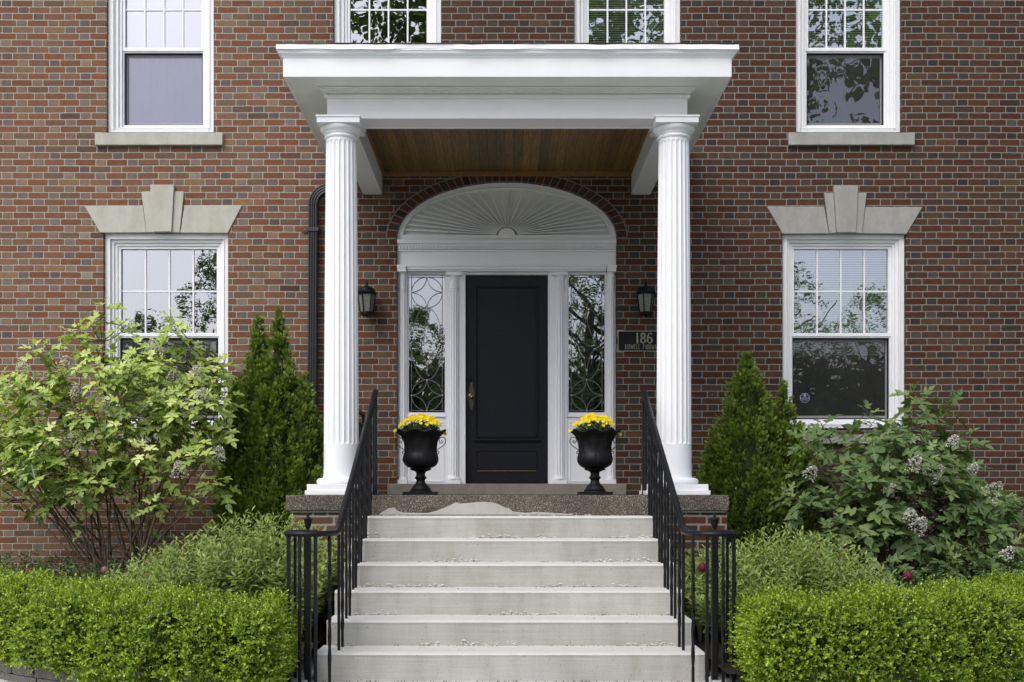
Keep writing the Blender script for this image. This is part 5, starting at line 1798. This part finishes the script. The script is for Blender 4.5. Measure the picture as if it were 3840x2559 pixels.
# ================================================================== arborvitae
def arborvitae(lobes, label, seed, base):
    """lobes: list of (x, y, z_top, z_bottom, [(height fraction, radius)...])"""
    root = thing('arborvitae', base, label, 'evergreen shrub')
    g = np.random.default_rng(seed)
    # spray template: flat fan of scaly fingers
    tv, tf = [], []
    fingers = [(-.55, .62), (-.34, .8), (-.15, .95), (.04, 1.0), (.22, .9), (.42, .74), (.62, .55)]
    for a, L in fingers:
        dx, dy = math.sin(a), math.cos(a)
        w = .075
        o = len(tv)
        tv += [(dx * .1 - w * .3, .05 + dy * .1, 0), (dx * L * .55 - w * dy, dy * L * .55 + w * dx, .03), (dx * L, dy * L, -.05), (dx * L * .55 + w * dy, dy * L * .55 - w * dx, .03)]
        tf.append((o, o + 3, o + 2, o + 1))
    P, D, N, S, Rn = [], [], [], [], []
    core = MB()
    for (lx, ly, zt, zb, prof) in lobes:
        hs = [p[0] for p in prof]; rs = [p[1] for p in prof]
        H = zt - zb
        # plumes placed over the surface
        area = sum((rs[i] + rs[i + 1]) / 2 * (hs[i + 1] - hs[i]) * H for i in range(len(hs) - 1)) * 2 * PI
        npl = int(area * 280)
        wgt = np.interp(np.linspace(0, 1, 200), hs, rs) + .02
        cdf = np.cumsum(wgt); cdf /= cdf[-1]
        for i in range(npl):
            h = np.interp(g.random(), cdf, np.linspace(0, 1, 200))
            r = np.interp(h, hs, rs)
            a = g.random() * 2 * PI
            rr = r * (1 + .10 * math.sin(3 * a + h * 9 + seed) + .07 * math.sin(7 * a - h * 15)) - abs(g.normal(0, .025))
            c = np.array([lx + rr * math.cos(a), ly + rr * math.sin(a), zb + h * H])
            out = np.array([math.cos(a), math.sin(a), 0])
            pdir = out * .42 + np.array([0, 0, 1.0]) + g.normal(0, .18, 3)
            pdir /= np.linalg.norm(pdir)
            L = min(.17, .08 + r * .3) * g.uniform(.8, 1.3)
            br = g.uniform(-.12, .16)
            for q in range(17):
                f = g.random()
                rad = .032 * (1 - f * .7) * min(1, .4 + r * 4)
                off = g.normal(size=3); off -= off.dot(pdir) * pdir; off /= np.linalg.norm(off) + 1e-6
                P.append(c + pdir * L * (f - .35) + off * rad)
                D.append(pdir * (.6 + .5 * f) + off * .55 + out * .25 + g.normal(0, .15, 3))
                N.append(np.cross(pdir, off) * 1.0 + out * .6 + g.normal(0, .4, 3))
                S.append(g.uniform(.030, .052))
                Rn.append(.22 + br + .42 * f + g.normal(0, .12))
        # core
        core.lathe([(max(.004, np.interp(h, hs, rs) * .80 - .012), zb + h * H * .97) for h in np.linspace(0, 1, 14)], (lx, ly, 0), 14)
    leaf_mesh('foliage', M['thuja'], tv, tf, P, D, N, S, root, np.array(Rn))
    core.build('inner_branches', M['thujacore'], root)
    b = lobes[0]
    MB().tube([(b[0], b[1], .05), (b[0], b[1], b[3] + .3)], .05, 8).build('trunk', M['bark'], root)
d1 = 9.95
def ax_(px): return X(px, d1)
def az_(py): return Z(py, d1)
yA = d1 - DW
LA = [
    (ax_(970), yA + .0, az_(1190), az_(2060), [(0, .20), (.12, .28), (.3, .27), (.5, .20), (.63, .155), (.75, .11), (.87, .062), (.94, .030), (1, .006)]),
    (ax_(1048), yA - .03, az_(1180), az_(2060), [(0, .26), (.12, .34), (.3, .31), (.5, .235), (.63, .175), (.75, .125), (.87, .068), (.94, .028), (1, .006)]),
    (ax_(1150), yA - .08, az_(1420), az_(2060), [(0, .17), (.2, .22), (.5, .17), (.75, .11), (.9, .05), (1, .01)]),
    (ax_(885), yA - .02, az_(1430), az_(2060), [(0, .10), (.2, .15), (.5, .13), (.75, .09), (.9, .045), (1, .01)]),
]
arborvitae(LA, 'dark green arborvitae with two pointed tips between left window and downspout', 3, (ax_(1000), yA, .1))
d1 = 9.9
yA = d1 - DW
LB = [
    (ax_(2803), yA, az_(1330), az_(2080), [(0, .28), (.12, .38), (.3, .39), (.5, .325), (.64, .235), (.76, .16), (.88, .08), (.94, .038), (1, .008)]),
    (ax_(2935), yA - .02, az_(1455), az_(2080), [(0, .24), (.15, .30), (.45, .25), (.68, .155), (.84, .08), (.93, .035), (1, .008)]),
    (ax_(2690), yA - .05, az_(1610), az_(2080), [(0, .16), (.2, .21), (.5, .17), (.75, .10), (.9, .045), (1, .01)]),
]
arborvitae(LB, 'dark green cone-shaped arborvitae between right column and right window', 4, (ax_(2830), yA, .1))

# ================================================================== oakleaf shrubs
def oak_leaf():
    half = [(.02, .0), (.15, .02), (.36, .13), (.24, .22), (.12, .29), (.30, .44), (.47, .70), (.29, .63), (.12, .55), (.17, .72), (.19, .80), (.08, .92), (0.0, 1.05)]
    n = len(half)
    mid = [(0, 0)] + [(0, i / (n - 1)) for i in range(1, n)]
    tv, tf = [], []
    def zf(x, y): return .20 * abs(x) - .38 * y * y + .03 * math.sin(y * 14 + abs(x) * 9)
    for x, y in mid: tv.append((x, y, zf(x, y)))
    for sgn in (1, -1):
        o = len(tv)
        for x, y in half: tv.append((sgn * x, y, zf(x, y)))
        for i in range(n - 1):
            q = (i, i + 1, o + i + 1, o + i) if sgn > 0 else (i, o + i, o + i + 1, i + 1)
            tf.append(q)
    return tv, tf
OAK = tri_quads(*oak_leaf())
def oakleaf_shrub(name_label, mat, tips, base, seed, leaf_size, stems_n, flowers, cat='shrub', droop=.35, per=(4, 7)):
    root = thing('oakleaf_hydrangea', base, name_label, cat)
    r_ = random.Random(seed)
    g = np.random.default_rng(seed)
    B = Vector(base)
    stem = MB()
    mains = []
    tipsv = [Vector(t) for t in tips]
    chosen = r_.sample(tipsv, min(stems_n, len(tipsv)))
    for t in chosen:
        b0 = B + Vector((r_.uniform(-.22, .22), r_.uniform(-.18, .18), 0))
        mid = b0.lerp(t, .45) + Vector((r_.uniform(-.08, .08) - (t.x - b0.x) * .12, r_.uniform(-.08, .08), .05))
        pts = []
        ph = r_.uniform(0, 6)
        for i in range(15):
            u = i / 14
            p = b0 * (1 - u) ** 2 + mid * 2 * u * (1 - u) + t * u * u
            p += Vector((math.sin(u * 9 + ph), math.cos(u * 7 + ph), math.sin(u * 11 + ph))) * .018 * math.sin(u * PI)
            pts.append(p)
        mains.append(pts)
        stem.tube(pts, r_.uniform(.010, .017), 6, .004)
    for t in tipsv:
        if t in chosen: continue
        best = None
        for pts in mains:
            for p in pts[5:]:
                if p.z > t.z + .02: continue
                dd = (p - t).length
                if best is None or dd < best[0]: best = (dd, p)
        if best is None: best = (0, mains[0][5])
        p0 = best[1]
        m1 = p0.lerp(t, .5) + Vector((r_.uniform(-.05, .05), r_.uniform(-.05, .05), -.04 - .1 * best[0]))
        pts = [p0 * (1 - u) ** 2 + m1 * 2 * u * (1 - u) + t * u * u for u in np.linspace(0, 1, 8)]
        stem.tube(pts, .0065, 5, .003)
    # thin dead twigs
    for i in range(48):
        pts = r_.choice(mains)
        p0 = r_.choice(pts[2:10])
        dv = Vector((r_.uniform(-1, 1), r_.uniform(-.6, .4), r_.uniform(-.2, .9))).normalized()
        q = [p0]
        for k in range(7):
            dv = (dv + Vector((r_.gauss(0, .28), r_.gauss(0, .28), r_.gauss(0, .28)))).normalized()
            q.append(q[-1] + dv * r_.uniform(.03, .07))
        stem.tube(q, .0045, 5, .0015)
    stem.build('stems', M['bark'], root, smooth=True)
    P, D, N, S, Rn = [], [], [], [], []
    pet = MB()
    for t in tipsv:
        out = Vector((t.x - B.x, t.y - B.y - .15, (t.z - B.z) * .35))
        out = out.normalized() if out.length > 1e-4 else Vector((0, -1, 0))
        n = r_.randint(*per)
        a0 = r_.uniform(0, 2 * PI)
        ax = (Vector((0, 0, 1)) * 1.0 + out * .55 + Vector((r_.gauss(0, .2), r_.gauss(0, .2), 0))).normalized()
        sx_ = ax.cross(Vector((0, 1, .1))).normalized(); sy_ = ax.cross(sx_)
        tone = r_.gauss(0, .13) + .10 * min(1, max(-1, (t.z - (B.z + 1.0)) * .9))
        for k in range(n):
            a = a0 + k * PI + (k // 2) * PI / 2 + r_.gauss(0, .25)
            level = k / max(1, n - 1)
            rad = sx_ * math.cos(a) + sy_ * math.sin(a)
            young = level > .8
            dv = rad * (1.0 if not young else .5) + ax * (.12 + .75 * level) + Vector((0, 0, -droop * (1 - level))) + Vector((r_.gauss(0, .12), r_.gauss(0, .12), r_.gauss(0, .12)))
            dv.normalize()
            size = leaf_size * r_.uniform(.62, 1.12) * (1 - .5 * level ** 2)
            pl = size * .30
            ba = t - ax * (.07 * (1 - level))
            st = ba + dv * pl
            pet.tube([ba, ba.lerp(st, .5) + ax * pl * .12, st], .0020, 4)
            nv = ax * 1.0 - Vector((0, .35, 0)) + Vector((r_.gauss(0, .25), r_.gauss(0, .25), r_.gauss(0, .25)))
            P.append(st); D.append(dv); N.append(nv); S.append(size)
            Rn.append(.38 + tone * 1.3 + .35 * level + r_.gauss(0, .16))
    leaf_mesh('foliage', mat, *OAK, P, D, N, S, root, np.array(Rn), smooth=False)
    pet.build('petioles', M['spirea'], root)
    # dried flower heads: cones of papery sepals
    for (fp, fs_, fdir) in flowers:
        fp = Vector(fp); fdir = Vector(fdir).normalized()
        n = 210
        PP, DD, NN, SS, RR = [], [], [], [], []
        for i in range(n):
            h = r_.random()
            rad = fs_ * (.5 * (1 - h) ** .7 + .06)
            v = Vector((r_.gauss(0, 1), r_.gauss(0, 1), r_.gauss(0, 1)))
            v -= v.dot(fdir) * fdir
            v.normalize()
            PP.append(fp + fdir * h * fs_ * 1.0 + v * rad * r_.uniform(.7, 1))
            DD.append(v + fdir * r_.uniform(-.5, .5) + Vector((r_.gauss(0, .4),) * 3)); NN.append(fdir + v * .5 + Vector((r_.gauss(0, .5), r_.gauss(0, .5), r_.gauss(0, .5))))
            SS.append(r_.uniform(.010, .019)); RR.append(r_.random())
        leaf_mesh('dried_flower_head', M['dried'], [(0, 0, 0), (-.45, .45, .1), (0, 1, -.1), (.45, .45, .1)], [(0, 1, 2), (0, 2, 3)], PP, DD, NN, SS, root, np.array(RR))
    return root
def sample_tips(ells, seed, extra=()):
    r_ = random.Random(seed)
    tips = []
    for (cx, cy, rx, ry, n, d0, d1_) in ells:
        for i in range(n):
            a = r_.uniform(0, 2 * PI); q = math.sqrt(r_.random())
            dd = r_.uniform(d0, d1_)
            tips.append(tuple(at(cx + rx * q * math.cos(a), cy + ry * q * math.sin(a), dd)))
    for (px, py, dd) in extra: tips.append(tuple(at(px, py, dd)))
    return tips
tl = sample_tips([(-120, 1620, 260, 230, 42, 9.0, 10.1), (120, 1590, 200, 190, 56, 9.0, 10.2), (330, 1480, 170, 190, 46, 9.0, 10.2), (560, 1450, 190, 150, 56, 9.0, 10.1), (760, 1490, 110, 150, 24, 9.1, 10.0),
                  (600, 1640, 260, 110, 46, 9.0, 10.2), (250, 1700, 260, 110, 30, 8.9, 10.2), (120, 1820, 170, 80, 14, 9.0, 9.8), (480, 1830, 220, 80, 13, 9.2, 10.2), (330, 1760, 330, 60, 22, 9.0, 10.1)], 21,
                 [(385, 1135, 9.6), (375, 1195, 9.7), (640, 1185, 9.5), (655, 1225, 9.4), (455, 1215, 9.6), (470, 1225, 9.8), (290, 1230, 9.6), (340, 1215, 9.7), (255, 1245, 9.4), (130, 1300, 9.4), (170, 1290, 9.6), (45, 1420, 9.3), (15, 1400, 9.6), (845, 1350, 9.5), (830, 1420, 9.6), (720, 1290, 9.6), (590, 1280, 9.5), (520, 1290, 9.6), (610, 1265, 9.4), (860, 1500, 9.5),
                  (800, 1795, 9.3), (850, 1815, 9.25), (770, 1790, 9.4), (720, 1860, 9.4), (690, 1690, 9.5), (850, 1610, 9.3), (790, 1640, 9.4), (560, 1950, 9.6), (310, 1960, 9.5)])
fl = [(at(px, py, dd), s_, (r0, -.5, 1)) for px, py, dd, s_, r0 in ((245, 1378, 9.4, .11, .2), (585, 1325, 9.3, .12, -.2), (650, 1425, 9.3, .12, .3), (530, 1440, 9.3, .14, -.6), (735, 1415, 9.3, .11, .2), (88, 1395, 9.3, .12, 0), (755, 1500, 9.2, .11, .3), (710, 1548, 9.2, .13, -.2), (290, 1482, 9.3, .10, .1), (300, 1668, 9.2, .13, -.8), (672, 1785, 9.2, .14, .1), (815, 1720, 9.2, .12, .4), (140, 1715, 9.2, .08, 0), (400, 1560, 9.2, .10, 0))]
b = at(470, 2250, 9.6)
oakleaf_shrub('large light green lobed-leaf shrub with brown stems in front of the left window', M['hyl'], tl, (b.x, b.y, .15), 31, .152, 36, fl, per=(5, 8), droop=.6)
tr_ = sample_tips([(3150, 1800, 190, 110, 26, 9.0, 10.1), (3350, 1700, 200, 120, 26, 9.0, 10.2), (3540, 1760, 190, 130, 26, 9.0, 10.1), (3420, 1900, 250, 110, 26, 9.0, 10.2), (3700, 1930, 160, 130, 22, 9.0, 10.0), (3250, 1960, 200, 80, 14, 9.0, 9.8), (3560, 2060, 240, 70, 18, 8.9, 9.7), (3900, 1980, 120, 130, 12, 9.0, 10.0)], 22,
                  [(3430, 1465, 9.6), (3450, 1500, 9.6), (3560, 1520, 9.5), (3520, 1560, 9.5), (3250, 1545, 9.5), (3270, 1590, 9.5), (3080, 1590, 9.5), (3100, 1660, 9.3), (3010, 1650, 9.3), (3060, 1640, 9.3), (3580, 1610, 9.5), (3380, 1580, 9.6), (3420, 1600, 9.5), (3620, 1640, 9.5), (2985, 1870, 9.2), (2960, 1850, 9.3), (3210, 1840, 9.1), (3430, 1860, 9.1), (3340, 1900, 9.1), (3700, 1950, 9.1), (3320, 2110, 8.9), (3700, 2080, 9.0), (3100, 1990, 9.1), (3020, 1900, 9.3), (3520, 1700, 9.3), (3620, 1760, 9.3), (3130, 1730, 9.3)])
fr_ = [(at(px, py, dd), s_, (r0, -.6, .8)) for px, py, dd, s_, r0 in ((3028, 1790, 9.1, .12, .5), (3416, 1760, 9.0, .13, .3), (3480, 1790, 9.0, .15, .9), (3330, 1850, 9.0, .10, .3), (3700, 1865, 9.0, .17, .6), (3414, 1950, 8.95, .12, -.2), (3432, 1990, 8.9, .14, .4), (3770, 2090, 8.9, .11, .3), (3640, 1770, 9.1, .09, .4), (3570, 1670, 9.2, .10, .1), (3290, 1695, 9.3, .10, .6))]
b = at(3330, 2250, 9.6)
oakleaf_shrub('dark green lobed-leaf shrub with dry whitish flower heads right of the right window', M['hyr'], tr_, (b.x, b.y, .15), 32, .205, 24, fr_, per=(5, 7), droop=.5)

# ================================================================== willowy shrubs beside the steps
LANCE = tri_quads([(0, 0, 0), (-.11, .25, .03), (-.14, .5, .01), (-.08, .8, -.06), (0, 1, -.15), (.08, .8, -.06), (.14, .5, .01), (.11, .25, .03), (0, .25, -.012), (0, .5, -.03), (0, .8, -.08)],
                  [(0, 8, 1, 1), (1, 8, 9, 2), (2, 9, 10, 3), (3, 10, 4, 4), (0, 7, 8, 8), (7, 6, 9, 8), (6, 5, 10, 9), (5, 4, 10, 10)])
def spirea(s, prof, n, label, seed, y0, y1):
    """prof: list of (|x|, top height)"""
    xs = [p[0] for p in prof]; hs = [p[1] for p in prof]
    root = thing('spirea_shrub', (s * (xs[0] + xs[-1]) / 2, (y0 + y1) / 2, .14), label, 'shrub')
    g = np.random.default_rng(seed)
    P, D, N, S, Rn = [], [], [], [], []
    stem = MB()
    for i in range(n):
        x = g.uniform(xs[0], xs[-1]); v = g.random()
        y = y0 + (y1 - y0) * v
        top = np.interp(x, xs, hs)
        h = top * (1 - .28 * (2 * v - 1) ** 2) * g.uniform(.78, 1.04) 
        if g.random() < .06: h *= 1.07
        lean = np.array([s * (x - (xs[0] + xs[-1]) / 2) * .3 + g.normal(0, .10), -.18 * (1 - v) + g.normal(0, .08), 0])
        b0 = np.array([s * x, y, .13]) - lean * .8
        tip = np.array([s * x, y, h]) + lean * .25
        L = np.linalg.norm(tip - b0)
        m1 = (b0 + tip) / 2 + np.array([0, 0, .05 * L]) - lean * .1
        if i % 2 == 0:
            pts = [tuple(b0 * (1 - u) ** 2 + m1 * 2 * u * (1 - u) + tip * u * u) for u in np.linspace(0, 1, 5)]
            stem.tube(pts, .0024, 4, .0012)
        nl = int(10 + L * 20)
        ga = g.random() * 6
        tone = g.normal(0, .10)
        for k in range(nl):
            u = .22 + .78 * (k + 1) / nl
            p = b0 * (1 - u) ** 2 + m1 * 2 * u * (1 - u) + tip * u * u
            a = ga + k * 2.4
            rad = np.array([math.cos(a), math.sin(a), 0])
            f = (k + 1) / nl
            D.append(rad * (1 - .40 * f) + np.array([0, 0, .02 + .75 * f ** 3]) + g.normal(0, .2, 3) + lean * .5)
            P.append(p)
            N.append(np.array([0, 0, 1]) - rad * .2 + np.array([0, -.55, 0]) + g.normal(0, .3, 3))
            S.append(g.uniform(.050, .082) * (1 - .35 * f ** 3))
            Rn.append(.22 + tone + .45 * f + g.normal(0, .10))
    leaf_mesh('foliage', M['spirea'], *LANCE, P, D, N, S, root, np.array(Rn))
    stem.build('stems', M['bark'], root)
spirea(-1, [(1.27, .80), (1.45, .93), (1.6, .99), (1.8, 1.02), (1.98, 1.06), (2.12, .98), (2.3, .86), (2.55, .78), (2.78, .66), (2.95, .5)], 800, 'light green willowy shrub behind the left hedge, beside the left railing', 41, 7.35 - DW, 8.7 - DW)
spirea(1, [(1.31, .62), (1.45, .78), (1.62, .82), (1.85, .88), (2.08, .92), (2.3, .86), (2.5, .84), (2.65, .70), (2.8, .5)], 740, 'light green willowy shrub behind the right hedge, beside the right railing', 42, 7.35 - DW, 8.7 - DW)

# ================================================================== low rose-like ground cover and tulips
def cover(s, xa, xb, prof, n, seed, label):
    g = np.random.default_rng(seed)
    P, D, N, S, Rn = [], [], [], [], []
    for i in range(n):
        x = g.uniform(xa, xb); y = g.uniform(7.9, 10.3) - DW
        h = np.interp(x, [p[0] for p in prof], [p[1] for p in prof]) * (.75 + .25 * math.sin(x * 11 + y * 7)) * math.sqrt(g.random())
        c = np.array([s * x, y, .14 + h])
        dr = g.normal(0, 1, 3); dr[2] = abs(dr[2]) * .5
        tone = g.normal(0, .12)
        for k in range(5):
            dd = dr + g.normal(0, .7, 3)
            P.append(c + g.normal(0, .016, 3)); D.append(dd); N.append(np.array([0, -.4, 1]) + g.normal(0, .35, 3)); S.append(g.uniform(.018, .034)); Rn.append(.35 + tone + h * .35 + g.normal(0, .12))
    o = leaf_mesh('ground_cover', M['cover'], *OVT, P, D, N, S, None, np.array(Rn))
    tag(o, label, 'ground cover', kind='stuff')
cover(-1, 2.2, 5.2, [(2.2, .5), (2.9, .52), (3.4, .40), (3.9, .50), (4.6, .52), (5.2, .5)], 5200, 51, 'low dark small-leaved ground cover behind the left hedge')
cover(1, 2.4, 5.4, [(2.4, .42), (2.9, .45), (3.4, .46), (3.9, .50), (4.6, .55), (5.4, .55)], 4600, 52, 'low dark small-leaved ground cover behind the right hedge')
def tulip(px, py, d, mat, label, size=.055, droop=0):
    p = at(px, py, d)
    root = thing('tulip', (p.x, p.y, .13), label, 'flower')
    MB().tube([(p.x + .03, p.y + .02, .13), (p.x + .01, p.y + .01, (p.z + .13) / 2), (p.x, p.y, p.z - size * .5)], .004, 6, .003).build('stem', M['spirea'], root)
    for k in range(6):
        a = k * PI / 3 + .3
        m = MB()
        vs = []
        n = 7
        for i in range(n):
            t = i / (n - 1)
            w = .45 * math.sin(PI * (t * .8 + .12)) * size
            rr = size * (.12 + .34 * math.sin(PI * min(1, t * .9 + .08))) * (1 if k % 2 else .88)
            z = p.z - size * .5 + t * size * 1.15
            cx, cy = p.x + rr * math.cos(a), p.y + rr * math.sin(a)
            tx, ty = -math.sin(a), math.cos(a)
            vs += [(cx - tx * w, cy - ty * w, z), (cx + .12 * size * math.cos(a), cy + .12 * size * math.sin(a), z), (cx + tx * w, cy + ty * w, z)]
        fs = []
        for i in range(n - 1):
            for j in range(2): fs.append((3 * i + j, 3 * i + j + 1, 3 * i + 3 + j + 1, 3 * i + 3 + j))
        m.add(vs, fs)
        m.build('petal', mat, root, smooth=True)
    lf = MB()
    for sg in (-1, 1):
        n = 8; vs = []
        for i in range(n):
            t = i / (n - 1)
            w = .022 * math.sin(PI * (t * .9 + .08))
            vs += [(p.x + sg * (.02 + .10 * t * t) - w, p.y + .02 * sg, .13 + (p.z - .13) * .75 * t * (1.15 - .35 * t)), (p.x + sg * (.02 + .10 * t * t) + w, p.y + .02 * sg - .01, .13 + (p.z - .13) * .75 * t * (1.15 - .35 * t))]
        lf.add(vs, [(2 * i, 2 * i + 1, 2 * i + 3, 2 * i + 2) for i in range(n - 1)])
    lf.build('leaves', M['spirea'], root, smooth=True)
tulip(3405, 2163, 7.95, M['tulip'], 'dark pink tulip just above the right hedge', .062)
tulip(2634, 2130, 7.6, M['tulip'], 'dark pink tulip seen through the right railing', .058)
tulip(105, 2140, 8.1, M['tulip'], 'dark pink tulip above the left hedge near the left edge', .05)
tulip(393, 2140, 8.0, M['tulippale'], 'faded pale pink tulip above the left hedge', .045)
tulip(556, 2108, 8.2, M['tulippale'], 'withered tulip among leaves right of the pale pink one', .04)

# ================================================================== trees across the street (seen in the window glass), plus one added for its shade 
def far_tree(x, y, h, cr, n, seed, label, trunk=.22, leaf=.35, bottom=.3):
    root = thing('street_tree', (x, y, 0), label, 'tree', 'trees across the street mirrored in the panes')
    g = np.random.default_rng(seed)
    m = MB()
    r_ = random.Random(seed)
    m.tube([(x, y, 0), (x + r_.uniform(-.2, .2), y, h * .3), (x + r_.uniform(-.4, .4), y, h * .75)], trunk, 8, trunk * .4)
    ends = []
    for i in range(26):
        z0 = h * r_.uniform(.2, .65)
        a = r_.uniform(0, 2 * PI)
        L = cr * r_.uniform(.5, .95)
        e = Vector((x + math.cos(a) * L, y + math.sin(a) * L, min(h * .97, z0 + L * r_.uniform(.3, 1.1))))
        m.tube([(x, y, z0), (x + math.cos(a) * L * .45, y + math.sin(a) * L * .45, z0 + (e.z - z0) * .35), tuple(e)], trunk * .28, 5, .02)
        ends.append(e)
    m.build('trunk', M['treebark'], root)
    C = []
    for i in range(420):
        hh = g.uniform(bottom, .98)
        rr = cr * math.sin(PI * min(1, (hh - bottom) / (1 - bottom) * .85 + .12)) * math.sqrt(g.random())
        a = g.random() * 2 * PI
        C.append((x + rr * math.cos(a), y + rr * math.sin(a), h * hh, cr * g.uniform(.05, .15)))
    C = np.array(C)
    idx = g.integers(0, len(C), n)
    v = g.normal(size=(n, 3)); v /= np.linalg.norm(v, axis=1, keepdims=True)
    P = C[idx, :3] + v * (C[idx, 3] * g.random(n) ** .4)[:, None]
    leaf_mesh('crown', M['tree'], *OVT, P, g.normal(size=(n, 3)), g.normal(size=(n, 3)) + np.array([0, 0, 1]), g.uniform(.6, 1.2, n) * leaf, root)
far_tree(-12.6, -36, 12.2, 2.6, 16000, 61, 'slender leafy tree across the street mirrored at the right of the left window', leaf=.115, bottom=.12)
far_tree(-16.6, -38, 9.6, 2.8, 14000, 62, 'lower tree across the street mirrored at the left of the left window', leaf=.115, bottom=.1)
far_tree(-4.0, -37, 9.6, 3.2, 14000, 63, 'small tree across the street mirrored in the left sidelight', leaf=.11, bottom=.1)
far_tree(3.6, -35, 12.5, 3.6, 16000, 64, 'taller tree across the street mirrored in the right sidelight', leaf=.13, bottom=.1)
far_tree(12.4, -37, 11.9, 3.4, 11000, 65, 'spreading tree across the street mirrored in the right window', leaf=.12, bottom=.1)
far_tree(16.8, -38, 10.6, 3.6, 10000, 66, 'round tree across the street at the far right', leaf=.12, bottom=.1)
far_tree(4.2, -19, 17.5, 6.6, 26000, 69, 'high crowned street tree mirrored in the upper right windows', trunk=.3, leaf=.2, bottom=.58)
far_tree(-3.0, -18.5, 17.0, 2.0, 4000, 71, 'slim high crowned street tree mirrored in the upper window left of centre', leaf=.2, bottom=.7)
far_tree(11.5, -8.5, 14, 5.2, 22000, 67, 'large unseen tree added beyond the right end of the house to shade its wall', leaf=.25)  # added out of view, blocks sky so the right of the wall darkens
far_tree(-26, -36, 10, 5, 9000, 68, 'round tree far left across the street', leaf=.25)
# low hedge line across the street
g = np.random.default_rng(70)
n = 36000
P = np.stack([g.uniform(-24, 24, n), g.uniform(-39, -37, n), g.random(n) ** .7 * (6.4 + 1.3 * np.sin(g.uniform(-30, 30, n) * .8))], 1)
tag(leaf_mesh('far_shrubbery', M['tree'], *OVT, P, g.normal(size=(n, 3)), g.normal(size=(n, 3)), g.uniform(.3, .6, n), None), 'dense shrubbery across the street seen only in reflections', 'shrubbery', kind='stuff')
